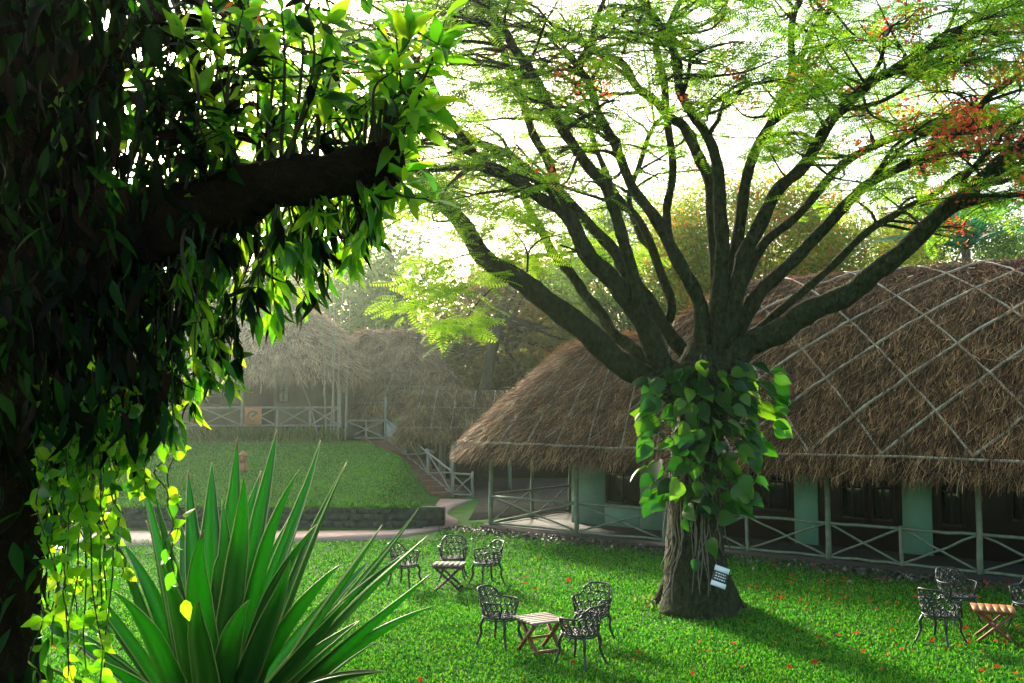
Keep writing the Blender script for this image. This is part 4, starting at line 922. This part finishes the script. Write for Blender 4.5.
    for k in range(44):
        x = rng.uniform(35, 150); y0 = rng.uniform(360, 440); y1 = rng.uniform(470, 690) if x < 115 else rng.uniform(430, 500); D = rng.uniform(3.7, 4.3)
        ys = np.linspace(y0, y1, 10); xx = x + np.cumsum(rng.normal(0, 4, 10)); P = spline(np.array([at(a, b_, D) for a, b_ in zip(xx, ys)]), 3); st.tube(P, .003, 4, cap=False)
        for j in range(2, len(P)):
            if rng.random() < .8: pos.append(P[j]); dirs.append(norm(rng.normal(0, .6, 3) + [0, -.1, -.5])); sz.append(rng.uniform(.04, .085))
    for (x, y0, y1, D) in [(176, 430, 600, 4.3), (168, 420, 560, 4.2), (40, 600, 720, 3.8), (80, 620, 720, 4.0)]:
        P = spline(np.array([at(x + rng.normal(0, 4), y, D) for y in np.linspace(y0, y1, 9)]), 3); st.tube(P, .003, 4, cap=False)
        for j in range(2, len(P), 2): pos.append(P[j]); dirs.append(norm(rng.normal(0, .6, 3) + [.2, 0, -.4])); sz.append(rng.uniform(.05, .09))
    pos = np.array(pos); lv.leaves(OVATE, pos, np.array(dirs), norm(rng.normal(0, .7, pos.shape) + [0, -.5, .5]), np.array(sz))
    st.build('stems', M['twig'], c, True); lv.build('leaves', M['bright_leaf'], c, True)
fg_tree()

# ------------------------------------------------------------------ grass, pebbles, petals
def scatter(n, y0, y1, power=1.):
    y = 1 / (1 / y0 + rng.random(n) * (1 / y1 - 1 / y0)); hw = .56 * y + .5; x = rng.uniform(-1, 1, n) * hw; return x, y
def in_path(x, y):
    return ((y > 25.2) & (y < 28.6) & (x < -2.0) & (y > 25.9 + .0 * x)) | ((y >= 28) & (y < 37) & (x > -3) & (x < -1.2))
def grass():
    x, y = scatter(620000, 11., 29.5); u = (np.stack([x, y], 1) - BO) @ BE; v = (np.stack([x, y], 1) - BO) @ BN
    k = (rng.random(len(x)) < .72 + .28 * np.sin(x * 1.7 + np.sin(y * 1.3)) * np.sin(y * 1.1 + 2 * np.sin(x * .6))) & ~in_path(x, y) & ~((v > -.9 + .35 * rng.normal(size=len(x))) & (u > -.5)); x, y = x[k], y[k]
    xs, ys = rng.uniform(-20, -3, 110000), rng.uniform(28.9, 41, 110000); k = xs < xb(ys) + .4; xs, ys = xs[k], ys[k]
    x2, y2 = rng.uniform(-7, 3, 40000), rng.uniform(3.5, 11, 40000)
    X = np.concatenate([x, xs, x2]); Y = np.concatenate([y, ys, y2]); xo, yo = rng.uniform(-20, -2.6, 6000), rng.uniform(28.45, 28.95, 6000);  p = np.stack([X, Y, ground_z(X, Y) - .005], 1); n = len(X)
    sz = np.concatenate([rng.uniform(.03, .075, len(x)) * np.interp(y, [11, 29], [.9, 1.3]), rng.uniform(.04, .08, len(xs)), rng.uniform(.06, .14, len(x2))])
    mb = MB(); mb.leaves(BLADE, p, norm(rng.normal(0, .6, (n, 3)) + [0, 0, .45]), rand_unit(n), sz, 0, 2.3)
    po = np.stack([xo, np.minimum(yo, 28.6 + .2 * rng.random(6000)), np.full(6000, .57)], 1); mb.leaves(BLADE, po, norm(rng.normal(0, .5, (6000, 3)) + [0, -.7, .1]), rand_unit(6000), rng.uniform(.08, .24, 6000), 0, .8)
    kind(mb.build('grass', M['grass']), 'stuff')
grass()
def litter():
    n = 9000; u = rng.uniform(-1.0, 16, n); v = -.25 - np.abs(rng.normal(0, .5, n)); P = BO + u[:, None] * BE + v[:, None] * BN; p = np.c_[P, np.full(n, .02)]
    mb = MB(); mb.leaves(QUAD, p, norm(rng.normal(size=(n, 3)) * [1, 1, .4]), norm(rng.normal(0, .4, (n, 3)) + [0, 0, 1]), rng.uniform(.04, .11, n), 0, 1.2); kind(mb.build('pebbles', M['pebble']), 'stuff')
    x, y = scatter(330, 12, 27); cx_ = rng.integers(0, 9, 300); ca = np.stack([rng.uniform(.5, 10, 9), rng.uniform(14, 21, 9)], 1); x = np.concatenate([x, ca[cx_, 0] + rng.normal(0, .9, 300)]); y = np.concatenate([y, ca[cx_, 1] + rng.normal(0, 1.1, 300)]); w = rng.random(len(x)) < np.clip(.15 + (x + 1) * .12, .1, 1) ; x, y = x[w], y[w]; v = (np.stack([x, y], 1) - BO) @ BN; k = v < -.2; x, y = x[k], y[k]
    p = np.stack([x, y, ground_z(x, y) + .05], 1)
    q = TH.q_of_u(0.); m = 500; tt = rng.uniform(.15, .95, m); qq = np.where(rng.random(m) < .5, q + rng.normal(3.5, 1.6, m), q + rng.normal(14.5, 1.2, m)); pr = TH.pt(qq, tt, .06)
    p = np.concatenate([p, pr]); n = len(p); mb = MB(); mb.leaves(QUAD, p, norm(rng.normal(size=(n, 3)) * [1, 1, .3]), norm(rng.normal(0, .3, (n, 3)) + [0, -.3, 1]), rng.uniform(.05, .11, n), 0, 1.3); kind(mb.build('fallen_petals', M['petal']), 'stuff')
litter()

# ------------------------------------------------------------------ morning haze
def haze():
    m = bpy.data.materials.new('haze'); m.use_nodes = True; nt = m.node_tree; nt.nodes.clear()
    o = nt.nodes.new('ShaderNodeOutputMaterial'); v = nt.nodes.new('ShaderNodeVolumePrincipled')
    v.inputs['Color'].default_value = (.84, .97, .9, 1); v.inputs['Density'].default_value = .0006; v.inputs['Anisotropy'].default_value = .86
    nt.links.new(v.outputs[0], o.inputs['Volume'])
    kind(MB().box((0, 42, 8), (180, 106, 22)).build('haze', m), 'stuff')
haze()
